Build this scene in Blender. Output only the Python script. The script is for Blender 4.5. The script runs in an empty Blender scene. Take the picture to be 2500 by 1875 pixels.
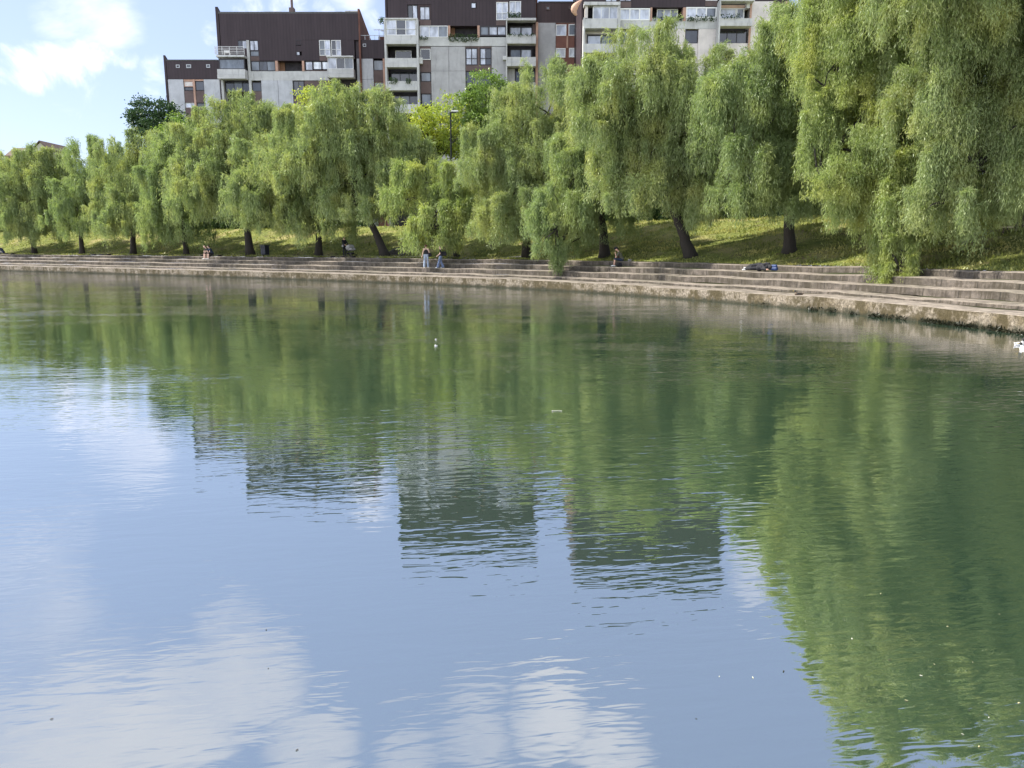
import bpy, math, random
import numpy as np
from mathutils import Vector
random.seed(7)
C = bpy.context.scene.collection
scene = bpy.context.scene
R = math.radians
# ------------------------------------------------------------------ camera model
F = 1819.0; HC = 2.58; V0 = 602.0; K = 2500 / 2212.0
PITCH = math.atan((937.5 - V0) / F); CP, SP = math.cos(PITCH), math.sin(PITCH)
def ray(u, v):
    a = (u - 1250) / F; b = (937.5 - v) / F
    return np.array([a, CP + b * SP, -SP + b * CP])
def at_y(u, v, Y):
    d = ray(u, v); t = Y / d[1]
    return np.array([d[0] * t, Y, HC + d[2] * t])
def at_z(u, v, z):
    d = ray(u, v); t = (z - HC) / d[2]
    return np.array([d[0] * t, d[1] * t, z])
# ------------------------------------------------------------------ object helpers
def link(o, parent=None):
    C.objects.link(o)
    if parent is not None: o.parent = parent
    return o
def tag(o, label=None, cat=None, group=None, kind=None):
    if label: o['label'] = label
    if cat: o['category'] = cat
    if group: o['group'] = group
    if kind: o['kind'] = kind
    return o
def thing(name, label, cat, loc=(0, 0, 0), rz=0.0, group=None):
    o = bpy.data.objects.new(name, None); o.location = [float(c) for c in loc]; o.rotation_euler = (0, 0, rz)
    o.empty_display_size = 0.3
    link(o); return tag(o, label, cat, group)
def copy_tree(o, parent=None):
    c = o.copy(); link(c)
    if parent is not None: c.parent = parent
    for ch in [x for x in list(C.objects) if x.parent == o]: copy_tree(ch, c)
    return c
class MB:
    def __init__(s): s.v = []; s.f = []
    def box(s, x0, x1, y0, y1, z0, z1):
        n = len(s.v)
        s.v += [(x0, y0, z0), (x1, y0, z0), (x1, y1, z0), (x0, y1, z0), (x0, y0, z1), (x1, y0, z1), (x1, y1, z1), (x0, y1, z1)]
        s.f += [tuple(n + i for i in q) for q in ((0, 3, 2, 1), (4, 5, 6, 7), (0, 1, 5, 4), (1, 2, 6, 5), (2, 3, 7, 6), (3, 0, 4, 7))]
        return s
    def prism(s, prof, x0, x1):            # profile in (y,z), extruded along x
        n = len(s.v); m = len(prof)
        s.v += [(x0, y, z) for y, z in prof] + [(x1, y, z) for y, z in prof]
        s.f += [tuple(n + i for i in range(m))[::-1], tuple(n + m + i for i in range(m))]
        for i in range(m):
            j = (i + 1) % m
            s.f.append((n + i, n + j, n + m + j, n + m + i))
        return s
    def tube(s, pts, rad, k=8, cap=True):
        n = len(s.v); P = [Vector([float(c) for c in p]) for p in pts]
        for i, p in enumerate(P):
            t = (P[min(i + 1, len(P) - 1)] - P[max(i - 1, 0)])
            if t.length < 1e-6: t = Vector((0, 0, 1))
            t.normalize()
            a = t.cross(Vector((0.13, 1, 0.07)));
            if a.length < 1e-3: a = t.cross(Vector((1, 0, 0)))
            a.normalize(); b = t.cross(a)
            r = rad[i] if hasattr(rad, '__len__') else rad
            for j in range(k):
                w = 2 * math.pi * j / k
                s.v.append(tuple(p + a * (r * math.cos(w)) + b * (r * math.sin(w))))
        for i in range(len(P) - 1):
            for j in range(k):
                j2 = (j + 1) % k
                s.f.append((n + i * k + j, n + i * k + j2, n + (i + 1) * k + j2, n + (i + 1) * k + j))
        if cap:
            s.f.append(tuple(n + j for j in range(k))[::-1]); e = n + (len(P) - 1) * k
            s.f.append(tuple(e + j for j in range(k)))
        return s
    def ball(s, c, r, k=10, m=7, sc=(1, 1, 1)):
        n = len(s.v)
        for i in range(m + 1):
            th = math.pi * i / m
            rr = max(math.sin(th), 0.02)
            for j in range(k):
                w = 2 * math.pi * j / k
                s.v.append((c[0] + r * sc[0] * rr * math.cos(w), c[1] + r * sc[1] * rr * math.sin(w), c[2] + r * sc[2] * math.cos(th)))
        for i in range(m):
            for j in range(k):
                j2 = (j + 1) % k
                s.f.append((n + i * k + j, n + (i + 1) * k + j, n + (i + 1) * k + j2, n + i * k + j2))
        s.f.append(tuple(n + j for j in range(k))); e = n + m * k
        s.f.append(tuple(e + j for j in range(k))[::-1])
        return s
    def build(s, name, mat, parent=None, smooth=False):
        me = bpy.data.meshes.new(name); me.from_pydata([tuple(float(c) for c in v) for v in s.v], [], s.f)
        me.materials.append(mat)
        if smooth: me.polygons.foreach_set('use_smooth', [True] * len(me.polygons))
        me.update()
        return link(bpy.data.objects.new(name, me), parent)
def quads_mesh(name, V, mat, parent=None):          # V: (n,4,3)
    n = len(V); me = bpy.data.meshes.new(name)
    me.vertices.add(n * 4); me.loops.add(n * 4); me.polygons.add(n)
    me.vertices.foreach_set('co', np.ascontiguousarray(V, dtype=np.float32).ravel())
    me.loops.foreach_set('vertex_index', np.arange(n * 4, dtype=np.int32))
    me.polygons.foreach_set('loop_start', np.arange(0, n * 4, 4, dtype=np.int32))
    me.materials.append(mat); me.update(calc_edges=True)
    return link(bpy.data.objects.new(name, me), parent)
def grid_mesh(name, P, mat, parent=None, uv=None, smooth=True):   # P: (rows, cols, 3)
    r, c, _ = P.shape; me = bpy.data.meshes.new(name)
    idx = np.arange(r * c).reshape(r, c)
    f = np.stack([idx[:-1, :-1], idx[:-1, 1:], idx[1:, 1:], idx[1:, :-1]], -1).reshape(-1, 4)
    me.vertices.add(r * c); me.loops.add(f.size); me.polygons.add(len(f))
    me.vertices.foreach_set('co', np.ascontiguousarray(P, dtype=np.float32).ravel())
    me.loops.foreach_set('vertex_index', f.ravel().astype(np.int32))
    me.polygons.foreach_set('loop_start', np.arange(0, f.size, 4, dtype=np.int32))
    me.materials.append(mat); me.update(calc_edges=True)
    if uv is not None:
        l = me.uv_layers.new(name='UVMap')
        l.data.foreach_set('uv', np.ascontiguousarray(uv.reshape(-1, 2)[f.ravel()], dtype=np.float32).ravel())
    if smooth: me.polygons.foreach_set('use_smooth', np.ones(len(f), dtype=bool))
    return link(bpy.data.objects.new(name, me), parent)
# ------------------------------------------------------------------ materials
class NT:
    def __init__(s, name):
        s.m = bpy.data.materials.new(name); s.m.use_nodes = True; s.t = s.m.node_tree
        for n in list(s.t.nodes): s.t.nodes.remove(n)
        s.out = s.n('ShaderNodeOutputMaterial')
    def n(s, typ, **kw):
        x = s.t.nodes.new(typ)
        for k, v in kw.items():
            if k[0] == '_': x.inputs[k[1:].replace('_', ' ')].default_value = v
            else: setattr(x, k, v)
        return x
    def l(s, a, b): s.t.links.new(a, b)
    def val(s, op, a, b=None, c=None, clamp=False):
        x = s.n('ShaderNodeMath', operation=op, use_clamp=clamp)
        for i, q in enumerate((a, b, c)):
            if q is None: continue
            if isinstance(q, (int, float)): x.inputs[i].default_value = q
            else: s.l(q, x.inputs[i])
        return x.outputs[0]
    def mixc(s, f, a, b, mode='MIX'):
        x = s.n('ShaderNodeMix', data_type='RGBA', blend_type=mode)
        for i, q in ((0, f), (6, a), (7, b)):
            if isinstance(q, (int, float)): x.inputs[i].default_value = q
            elif isinstance(q, tuple): x.inputs[i].default_value = (*q, 1) if len(q) == 3 else q
            else: s.l(q, x.inputs[i])
        return x.outputs[2]
    def noise(s, vec, scale, detail=4, rough=.55, dist=0.0):
        x = s.n('ShaderNodeTexNoise', _Scale=scale, _Detail=detail, _Roughness=rough, _Distortion=dist)
        if vec is not None: s.l(vec, x.inputs['Vector'])
        return x.outputs[0]
    def maprange(s, v, a, b, c=0.0, d=1.0, smooth=True):
        x = s.n('ShaderNodeMapRange', interpolation_type='SMOOTHSTEP' if smooth else 'LINEAR')
        s.l(v, x.inputs[0])
        for i, q in enumerate((a, b, c, d)): x.inputs[i + 1].default_value = q
        return x.outputs[0]
    def scale(s, vec, sc):
        x = s.n('ShaderNodeMapping'); s.l(vec, x.inputs[0]); x.inputs['Scale'].default_value = sc
        return x.outputs[0]
    def coord(s, which='Object'):
        return s.n('ShaderNodeTexCoord').outputs[which]
    def princ(s, col, rough=.7, metal=0.0, bump=None, bstr=.3, bdist=.05, spec=.4):
        p = s.n('ShaderNodeBsdfPrincipled', _Roughness=rough, _Metallic=metal)
        p.inputs['Specular IOR Level'].default_value = spec
        if isinstance(col, tuple): p.inputs['Base Color'].default_value = (*col, 1)
        else: s.l(col, p.inputs['Base Color'])
        if bump is not None:
            b = s.n('ShaderNodeBump', _Strength=bstr, _Distance=bdist); s.l(bump, b.inputs['Height']); s.l(b.outputs[0], p.inputs['Normal'])
        s.l(p.outputs[0], s.out.inputs[0]); return p
def simple(name, col, rough=.6, var=.25, sc=6, metal=0, spec=.4):
    t = NT(name); c = t.coord(); n = t.noise(c, sc, 5)
    lo = tuple(x * (1 - var) for x in col); hi = tuple(min(1, x * (1 + var)) for x in col)
    t.princ(t.mixc(t.maprange(n, .3, .7), lo, hi), rough, metal, n, .15, .02, spec)
    return t.m
def leaf_mat(name, c1, c2, yellow, trans=.45):
    t = NT(name); g = t.n('ShaderNodeNewGeometry'); c = t.coord()
    base = t.mixc(g.outputs['Random Per Island'], c1, c2)
    col = t.mixc(t.maprange(t.noise(c, .55, 3), .42, .72), base, yellow)
    d = t.n('ShaderNodeBsdfDiffuse'); t.l(col, d.inputs[0])
    tr = t.n('ShaderNodeBsdfTranslucent'); tc = t.mixc(1.0, col, (1.12, 1.2, .75), 'MULTIPLY'); t.l(tc, tr.inputs[0])
    mx = t.n('ShaderNodeMixShader', _Fac=trans); t.l(d.outputs[0], mx.inputs[1]); t.l(tr.outputs[0], mx.inputs[2])
    gl = t.n('ShaderNodeBsdfGlossy', _Roughness=.42); gl.inputs[0].default_value = (.9, .95, .9, 1)
    m2 = t.n('ShaderNodeMixShader', _Fac=.022); t.l(mx.outputs[0], m2.inputs[1]); t.l(gl.outputs[0], m2.inputs[2])
    t.l(m2.outputs[0], t.out.inputs[0]); return t.m
M = {}
M['willow'] = leaf_mat('willow_leaf', (.165, .225, .085), (.31, .36, .16), (.345, .365, .125))
M['willow_b'] = leaf_mat('willow_leaf_fresh', (.18, .245, .075), (.32, .37, .145), (.37, .39, .11))
M['willow_c'] = leaf_mat('willow_leaf_grey', (.15, .215, .08), (.28, .34, .15), (.29, .335, .12))
M['bright'] = leaf_mat('acacia_leaf', (.21, .28, .045), (.35, .40, .08), (.42, .43, .06), .5)
M['mid'] = leaf_mat('maple_leaf', (.10, .175, .04), (.19, .27, .07), (.20, .27, .055), .42)
M['dark'] = leaf_mat('dark_leaf', (.02, .05, .022), (.05, .09, .04), (.05, .085, .03), .25)
M['weed'] = leaf_mat('dark_weed', (.008, .010, .005), (.022, .024, .012), (.02, .018, .008), .1)
M['hedge'] = leaf_mat('hedge_leaf', (.03, .06, .022), (.07, .11, .04), (.06, .10, .03), .25)
t = NT('bark'); c = t.scale(t.coord(), (9, 9, 1.6)); n = t.noise(c, 2.2, 6)
t.princ(t.mixc(n, (.012, .010, .009), (.05, .042, .034)), .9, 0, n, .8, .05); M['bark'] = t.m
# stone of the terraces (uv: metres along the shore, metres across)
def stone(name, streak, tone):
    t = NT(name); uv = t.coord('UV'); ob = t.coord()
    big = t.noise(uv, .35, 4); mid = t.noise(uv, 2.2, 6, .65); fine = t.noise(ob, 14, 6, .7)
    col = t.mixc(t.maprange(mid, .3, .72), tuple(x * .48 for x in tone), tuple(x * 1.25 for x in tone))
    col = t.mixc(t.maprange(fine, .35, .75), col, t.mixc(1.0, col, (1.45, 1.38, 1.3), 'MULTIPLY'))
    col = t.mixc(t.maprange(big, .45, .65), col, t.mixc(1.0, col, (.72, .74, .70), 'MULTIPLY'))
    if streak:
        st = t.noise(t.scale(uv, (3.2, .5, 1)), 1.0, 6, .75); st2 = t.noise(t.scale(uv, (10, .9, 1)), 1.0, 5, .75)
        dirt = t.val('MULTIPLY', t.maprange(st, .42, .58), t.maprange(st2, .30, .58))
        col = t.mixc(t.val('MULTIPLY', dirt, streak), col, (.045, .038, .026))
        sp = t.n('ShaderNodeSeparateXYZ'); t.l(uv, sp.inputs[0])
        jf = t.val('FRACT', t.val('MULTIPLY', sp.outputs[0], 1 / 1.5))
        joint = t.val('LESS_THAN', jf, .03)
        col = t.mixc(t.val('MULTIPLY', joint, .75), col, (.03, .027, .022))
    else:
        lit = t.maprange(t.noise(uv, 7, 5, .7), .6, .72)
        col = t.mixc(t.val('MULTIPLY', lit, .5), col, (.16, .11, .06))
    t.princ(col, .92, 0, t.val('ADD', t.val('MULTIPLY', mid, .6), t.val('MULTIPLY', fine, .35)), .7, .05, .2)
    return t.m
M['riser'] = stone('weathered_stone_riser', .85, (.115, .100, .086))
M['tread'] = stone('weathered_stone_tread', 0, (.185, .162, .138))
# quay wall: beige concrete with dark weed blotches growing from the waterline
t = NT('quay_wall_stone'); uv = t.coord('UV'); sp = t.n('ShaderNodeSeparateXYZ'); t.l(uv, sp.inputs[0])
n1 = t.noise(uv, 1.1, 6, .65); n2 = t.noise(t.scale(uv, (2.0, .9, 1)), 1, 7, .75); n3 = t.noise(uv, 9, 6, .7)
col = t.mixc(t.maprange(n3, .3, .7), (.085, .070, .052), (.29, .25, .195))
col = t.mixc(t.maprange(n1, .42, .62), col, t.mixc(1.0, col, (.55, .52, .42), 'MULTIPLY'))
blot = t.val('MULTIPLY', t.maprange(n2, .46, .54), t.maprange(n1, .36, .50))
col = t.mixc(t.val('MULTIPLY', blot, .85), col, (.05, .040, .018))
wet = t.maprange(t.val('ADD', sp.outputs[1], t.val('MULTIPLY', t.val('SUBTRACT', n2, .5), .9)), .02, .22, 1, 0)
col = t.mixc(t.val('MULTIPLY', wet, .85), col, (.020, .022, .012))
t.princ(col, .9, 0, t.val('ADD', n3, n2), .8, .06, .2); M['quay'] = t.m
# grass ground
t = NT('grass_ground'); c = t.coord(); n1 = t.noise(c, .35, 4); n2 = t.noise(c, 2.0, 5, .7); n3 = t.noise(c, 12, 5, .75)
col = t.mixc(t.maprange(n2, .3, .7), (.095, .12, .032), (.21, .225, .06))
col = t.mixc(t.maprange(n1, .48, .68), col, (.29, .26, .11))
col = t.mixc(t.val('MULTIPLY', t.maprange(n3, .55, .75), .5), col, (.24, .21, .10))
soil = t.val('MULTIPLY', t.maprange(t.noise(c, .9, 6, .65), .56, .66), t.maprange(n1, .3, .5, .4, 1))
col = t.mixc(t.val('MULTIPLY', soil, .8), col, (.12, .09, .06))
t.princ(col, .95, 0, t.val('ADD', n3, n2), .9, .12, .1); M['grass'] = t.m
M['blade'] = leaf_mat('grass_blade', (.11, .14, .035), (.29, .30, .08), (.40, .36, .13), .35)
M['gravel'] = simple('path_gravel', (.38, .34, .28), .95, .25, 20)
M['asphalt'] = simple('plateau_ground', (.09, .10, .05), .95, .3, 3)
# buildings
def cladding(name, col, col2):
    t = NT(name); c = t.coord(); sp = t.n('ShaderNodeSeparateXYZ'); t.l(c, sp.inputs[0])
    rib = t.val('FRACT', t.val('MULTIPLY', sp.outputs[0], 1 / .42))
    g = t.maprange(t.val('ABSOLUTE', t.val('SUBTRACT', rib, .5)), .36, .5)
    n = t.noise(t.scale(c, (1.2, 1, .25)), .8, 5, .65)
    cc = t.mixc(t.maprange(n, .3, .7), col, col2)
    cc = t.mixc(t.val('MULTIPLY', g, .45), cc, (.006, .004, .006))
    t.princ(cc, .55, 0, g, -.6, .04, .35); return t.m
M['clad'] = cladding('dark_metal_cladding', (.028, .017, .021), (.042, .027, .032))
M['clad_b'] = cladding('brown_metal_cladding', (.038, .02, .02), (.055, .03, .03))
def concrete(name, col, stain=.4):
    t = NT(name); c = t.coord(); n = t.noise(c, .7, 6, .65); st = t.noise(t.scale(c, (2.2, 1, .3)), 1, 6, .7); f = t.noise(c, 8, 4)
    cc = t.mixc(t.maprange(n, .3, .7), tuple(x * .85 for x in col), tuple(x * 1.1 for x in col))
    cc = t.mixc(t.val('MULTIPLY', t.maprange(st, .5, .72), stain), cc, tuple(x * .38 for x in col))
    t.princ(cc, .85, 0, f, .15, .02, .25); return t.m
M['panel'] = concrete('grey_panel', (.47, .48, .505), .38)
M['panel_w'] = concrete('weathered_panel', (.40, .395, .40), .65)
M['panel_b'] = concrete('beige_panel', (.64, .59, .56), .15)
M['balc'] = concrete('balcony_concrete', (.50, .50, .49), .6)
M['pink'] = concrete('terracotta_pilaster', (.46, .29, .22), .2)
M['redbr'] = concrete('red_brown_spandrel', (.20, .095, .075), .25)
M['brown'] = concrete('brown_spandrel', (.13, .095, .09), .25)
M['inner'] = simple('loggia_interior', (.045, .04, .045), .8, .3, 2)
M['reveal'] = simple('loggia_reveal', (.22, .12, .07), .8, .2, 2)
M['peach'] = concrete('peach_wall', (.58, .40, .30), .15)
M['roof'] = simple('roof_felt', (.09, .09, .09), .9)
t = NT('side_brick'); c = t.coord(); mp = t.n('ShaderNodeMapping'); t.l(c, mp.inputs[0]); mp.inputs['Rotation'].default_value = (0, R(90), R(90))
b = t.n('ShaderNodeTexBrick', _Scale=3.0); t.l(mp.outputs[0], b.inputs[0])
b.inputs['Color1'].default_value = (.21, .085, .055, 1); b.inputs['Color2'].default_value = (.15, .06, .042, 1); b.inputs['Mortar'].default_value = (.2, .15, .12, 1)
t.princ(t.mixc(t.maprange(t.noise(c, .8, 5), .35, .7), b.outputs[0], (.12, .055, .045)), .9); M['brick'] = t.m
M['white'] = simple('white_frame', (.75, .75, .74), .5, .06)
M['dkframe'] = simple('dark_frame', (.03, .025, .03), .5, .2)
M['metal'] = simple('grey_metal', (.35, .36, .37), .4, .1, 5, .6)
M['railw'] = simple('white_rail', (.6, .6, .6), .5, .1)
def glass(name, col, rough=.08):
    t = NT(name); c = t.coord(); n = t.noise(t.scale(c, (1.1, 1, .5)), .9, 3)
    t.princ(t.mixc(t.maprange(n, .35, .65), tuple(x * .55 for x in col), tuple(min(1, x * 1.25) for x in col)), rough, 0, n, .05, .05, .9); return t.m
M['gdark'] = glass('dark_glass', (.03, .035, .05))
M['gmid'] = glass('grey_glass', (.13, .15, .18))
M['glight'] = glass('curtained_glass', (.48, .51, .60), .15)
M['gwhite'] = glass('blind_behind_glass', (.72, .75, .82), .2)
M['tile'] = simple('clay_roof_tile', (.11, .075, .062), .9, .35, 3)
M['render'] = concrete('pale_render', (.45, .44, .36), .2)
M['orange'] = simple('orange_awning_cloth', (.50, .31, .22), .8, .1)
# people and small things
M['skin'] = simple('skin', (.50, .30, .22), .55, .08); M['skin_p'] = simple('skin_pale', (.62, .42, .34), .55, .06)
M['black'] = simple('black_cloth', (.014, .014, .018), .85, .3); M['navy'] = simple('navy_cloth', (.02, .03, .06), .85, .25)
M['denim'] = simple('light_denim', (.30, .36, .46), .85, .25, 8); M['denim_d'] = simple('blue_denim', (.12, .16, .26), .85, .3, 8)
M['greycl'] = simple('grey_cloth', (.22, .21, .21), .85, .2); M['olive'] = simple('olive_cloth', (.085, .085, .06), .85, .25)
M['blue'] = simple('blue_nylon', (.012, .032, .11), .6, .3, 8); M['shoe'] = simple('white_shoe', (.7, .7, .7), .6, .1)
M['hair_d'] = simple('dark_hair', (.015, .011, .009), .6, .3, 30); M['hair_b'] = simple('brown_hair', (.10, .045, .025), .6, .3, 30)
M['maroon'] = simple('maroon_cloth', (.09, .02, .02), .85, .2)
M['wood_d'] = simple('dark_bench_wood', (.022, .018, .015), .7, .35, 5)
M['bin'] = simple('dark_blue_bin_metal', (.012, .015, .026), .5, .25)
M['pram'] = simple('grey_pram_fabric', (.24, .24, .23), .85, .12); M['rubber'] = simple('black_rubber', (.012, .012, .012), .7, .2)
M['post'] = simple('dark_lamp_post', (.008, .010, .010), .9, .2, 6, 0, .08); M['lampw'] = simple('pale_lamp_head', (.62, .62, .60), .5, .08)
M['timber'] = simple('tree_stake_timber', (.09, .07, .05), .85, .25); M['timber_l'] = simple('pale_timber', (.42, .35, .24), .85, .15)
M['rock'] = simple('grey_rock', (.12, .105, .10), .9, .4, 3)
M['feather_w'] = simple('white_feather', (.62, .61, .58), .7, .06, 20); M['feather_d'] = simple('dark_feather', (.02, .02, .018), .6, .3, 20)
M['feather_b'] = simple('brown_feather', (.085, .06, .04), .8, .4, 25); M['bill'] = simple('bill', (.35, .25, .05), .5, .1)
M['twig'] = simple('pale_stick', (.38, .38, .30), .7, .15, 12); M['fleaf'] = simple('floating_leaf', (.32, .30, .16), .7, .2, 12)
M['fleaf_d'] = simple('floating_debris', (.03, .03, .02), .8, .2, 12)
M['stair'] = simple('dark_stair_riser', (.05, .045, .043), .9, .3, 4); M['stair_k'] = simple('stair_kerb', (.09, .085, .075), .9, .25, 4)
M['acunit'] = simple('air_conditioner_white', (.6, .6, .58), .5, .1)
# ------------------------------------------------------------------ shore curve
ctl = [(-190, 156), (-150, 134), (-110, 111.5), (-80, 95.3), (-55.6, 81.9), (-37.2, 71.7), (-24.3, 64.1), (-17.5, 59.9), (-6.0, 52.1), (0, 47.3), (5.6, 41.3),
       (10.2, 34.8), (12.6, 30.4), (14.0, 26.8), (15.0, 23.6), (15.6, 20.0), (15.6, 14), (13.6, 7.5), (9, 3.2), (3, 1.7), (-5, 1.3), (-40, 0), (-190, -8)]
def catmull(P, step=.5):
    P = [np.array(p, float) for p in P]; out = []
    for i in range(len(P) - 1):
        p0, p1, p2, p3 = P[max(i - 1, 0)], P[i], P[i + 1], P[min(i + 2, len(P) - 1)]
        L = np.linalg.norm(p2 - p1); n = max(4, int(L / step))
        for k in range(n):
            t = k / n; a = .5
            m1 = (p2 - p0) * a * L / max(L, .5 * np.linalg.norm(p2 - p0)); m2 = (p3 - p1) * a * L / max(L, .5 * np.linalg.norm(p3 - p1))
            out.append((2 * t**3 - 3 * t**2 + 1) * p1 + (t**3 - 2 * t**2 + t) * m1 + (-2 * t**3 + 3 * t**2) * p2 + (t**3 - t**2) * m2)
    out.append(P[-1]); return np.array(out)
SH = catmull(ctl)
for _ in range(6): SH[1:-1] = .25 * SH[:-2] + .5 * SH[1:-1] + .25 * SH[2:]
tan = np.gradient(SH, axis=0); tan /= np.linalg.norm(tan, axis=1)[:, None]
for _ in range(8): tan[1:-1] = .25 * tan[:-2] + .5 * tan[1:-1] + .25 * tan[2:]
tan /= np.linalg.norm(tan, axis=1)[:, None]
NRM = np.stack([-tan[:, 1], tan[:, 0]], 1)       # outward (left of travel)
ARC = np.concatenate([[0], np.cumsum(np.linalg.norm(np.diff(SH, axis=0), axis=1))])
def off(d): return SH + NRM * (d if np.isscalar(d) else d[:, None])
ZT = 1.66
def smooth(t): t = np.clip(t, 0, 1); return t * t * (3 - 2 * t)
def slope0(x): return 8.0 - 3.0 * smooth((x + 6) / 16.0)
def zbank(d, x):
    s0 = slope0(x); t = np.clip((d - s0) / (15.5 - s0), 0, 1)
    return ZT + .03 + (4.45 - ZT) * (.75 * t + .25 * smooth(t)) + .02 * np.clip(d - 4.4, 0, 3)
def on_bank(u, d, v=615):
    r = ray(u, v); a = r[0] / r[1]; P = off(d); q = P[:, 0] - a * P[:, 1]
    for i in range(len(P) - 1):
        if P[i, 1] > 8 and q[i] <= 0 < q[i + 1]:
            t = q[i] / (q[i] - q[i + 1]); p = P[i] * (1 - t) + P[i + 1] * t
            return np.array([p[0], p[1], float(zbank(d, p[0]))]), NRM[i], tan[i]
    raise ValueError('off bank %s %s' % (u, d))
rng = np.random.default_rng(5)
def jig(n, amp, sm=3):
    j = rng.normal(0, 1, n)
    for _ in range(sm): j = np.convolve(j, [.25, .5, .25], 'same')
    return j / max(j.std(), 1e-6) * amp
terr = thing('stone_terrace', 'long curved tiers of weathered stone steps along the far edge of the pond', 'steps', (0, 47, 0))
terr_loc = np.array([0, 47, 0.])
tiers = [(0.0, -.7, .56, 1.25), (1.25, .58, .72, 2.15), (2.15, .74, 1.05, 3.05), (3.05, 1.07, 1.37, 3.95), (3.95, 1.39, ZT, 4.7)]
for i, (d0, z0, z1, d1) in enumerate(tiers):
    n = len(SH); e = jig(n, .045, 1); zj = jig(n, .016, 2); rows = []; uvs = []
    prof = [(d0 - .01, z0), (d0 + .0, z0 + (z1 - z0) * .5), (d0 + .005, z1 - .03)]
    for d, z in prof:
        P = off(d + e); rows.append(np.column_stack([P, np.full(n, z) + zj * (z > 0.3)])); uvs.append(np.column_stack([ARC, np.full(n, z)]))
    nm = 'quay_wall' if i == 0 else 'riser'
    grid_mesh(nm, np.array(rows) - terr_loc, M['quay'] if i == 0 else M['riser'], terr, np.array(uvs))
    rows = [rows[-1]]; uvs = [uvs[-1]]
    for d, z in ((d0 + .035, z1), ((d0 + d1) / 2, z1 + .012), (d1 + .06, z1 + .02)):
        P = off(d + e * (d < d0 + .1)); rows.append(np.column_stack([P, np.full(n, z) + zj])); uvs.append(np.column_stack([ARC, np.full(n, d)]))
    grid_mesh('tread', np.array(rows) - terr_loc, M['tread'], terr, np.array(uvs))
# ground sheet behind the terraces
n = len(SH); ds = [4.45, 4.8, 5.3, 6, 6.7, 7.4, 8, 8.6, 9.3, 10, 10.8, 11.6, 12.4, 13.2, 14, 14.8, 15.5, 16.5, 19, 24, 34, 60, 120, 400, 1600]
rows = []
for d in ds:
    P = off(d); z = zbank(d, P[:, 0]) + jig(n, .035 if 5 < d < 30 else .01, 3)
    rows.append(np.column_stack([P, z]))
tag(grid_mesh('grass_bank', np.array(rows), M['grass']), kind='structure')
i0 = int(np.argmin(abs(SH[:, 0] + 120))); i1 = int(np.argmin(abs(SH[:, 0] + 3) + 100 * (SH[:, 1] < 30)))
rows = []
for d in (6.1, 6.7, 7.3):
    P = off(d)[i0:i1]; rows.append(np.column_stack([P, zbank(d, P[:, 0]) + .045 + 0 * P[:, 0]]))
tag(grid_mesh('gravel_path', np.array(rows), M['gravel']), kind='structure')
# grass blades on the bank: ground cover
def grass_quads(n, dlo, dhi, h, w, sel):
    ii = rng.choice(sel, n); d = rng.uniform(dlo, dhi, n); P = SH[ii] + NRM[ii] * d[:, None] + tan[ii] * rng.uniform(-.3, .3, n)[:, None]
    z = zbank(d, P[:, 0]) - .03; h = h * rng.uniform(.5, 1.3, n); a = rng.uniform(0, 6.28, n)
    b = np.column_stack([P, z]); s = np.column_stack([np.cos(a), np.sin(a), 0 * a]) * (w * .5); u = np.column_stack([rng.normal(0, .35, n), rng.normal(0, .35, n), np.ones(n)]) * h[:, None]
    return np.stack([b - s, b + s, b + u + s * .3, b + u - s * .3], 1)
vis = np.where((SH[:, 1] > 18) & (SH[:, 0] > -95))[0]; near = np.where((SH[:, 1] > 18) & (SH[:, 0] > -6))[0]
G = np.concatenate([grass_quads(26000, 4.5, 16, .14, .12, vis), grass_quads(34000, 4.5, 15.5, .11, .06, near)])
G = G[~((G[:, 0, 0] < 4) & (np.abs(np.min(np.linalg.norm(G[:, None, 0, :2] - off(6.7)[None, ::6][:, :, :], axis=2), axis=1)) < .75))] if len(G) < 1 else G
tag(quads_mesh('meadow_grass', G, M['blade']), kind='stuff', label='short yellow green grass covering the sloping bank', cat='grass')
# ------------------------------------------------------------------ water
t = NT('pond_water'); c = t.coord()
patch = t.maprange(t.noise(t.scale(c, (.05, .09, 1)), 1.0, 3, .5), .38, .62)
patch2 = t.maprange(t.noise(t.scale(c, (.35, .6, 1)), 1.0, 3, .5), .35, .65)
rot = t.n('ShaderNodeMapping'); t.l(c, rot.inputs[0]); rot.inputs['Rotation'].default_value = (0, 0, R(-8)); rc = rot.outputs[0]
w1 = t.noise(t.scale(rc, (1.1, 4.2, 1)), 1.0, 3, .5, .6)       # short ripples, long crests across the view
w2 = t.noise(t.scale(rc, (3.0, 11.0, 1)), 1.0, 2, .5, .4)
w3 = t.noise(t.scale(c, (.22, .55, 1)), 1.0, 2, .5)            # slow swell
h = t.val('ADD', t.val('MULTIPLY', w1, t.val('MULTIPLY_ADD', patch, .0070, .0018)), t.val('MULTIPLY', w2, t.val('MULTIPLY_ADD', t.val('MULTIPLY', patch, patch2), .0090, .0016)))
h = t.val('ADD', h, t.val('MULTIPLY', w3, .012))
bp = t.n('ShaderNodeBump', _Strength=1.0, _Distance=1.0); t.l(h, bp.inputs['Height'])
fr = t.n('ShaderNodeFresnel', _IOR=2.0); t.l(bp.outputs[0], fr.inputs['Normal'])
gl = t.n('ShaderNodeBsdfGlossy', _Roughness=.012); gl.inputs[0].default_value = (.97, .96, 1.0, 1); t.l(bp.outputs[0], gl.inputs['Normal'])
df = t.n('ShaderNodeBsdfDiffuse'); df.inputs[0].default_value = (.022, .046, .028, 1)
mx = t.n('ShaderNodeMixShader')
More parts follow.
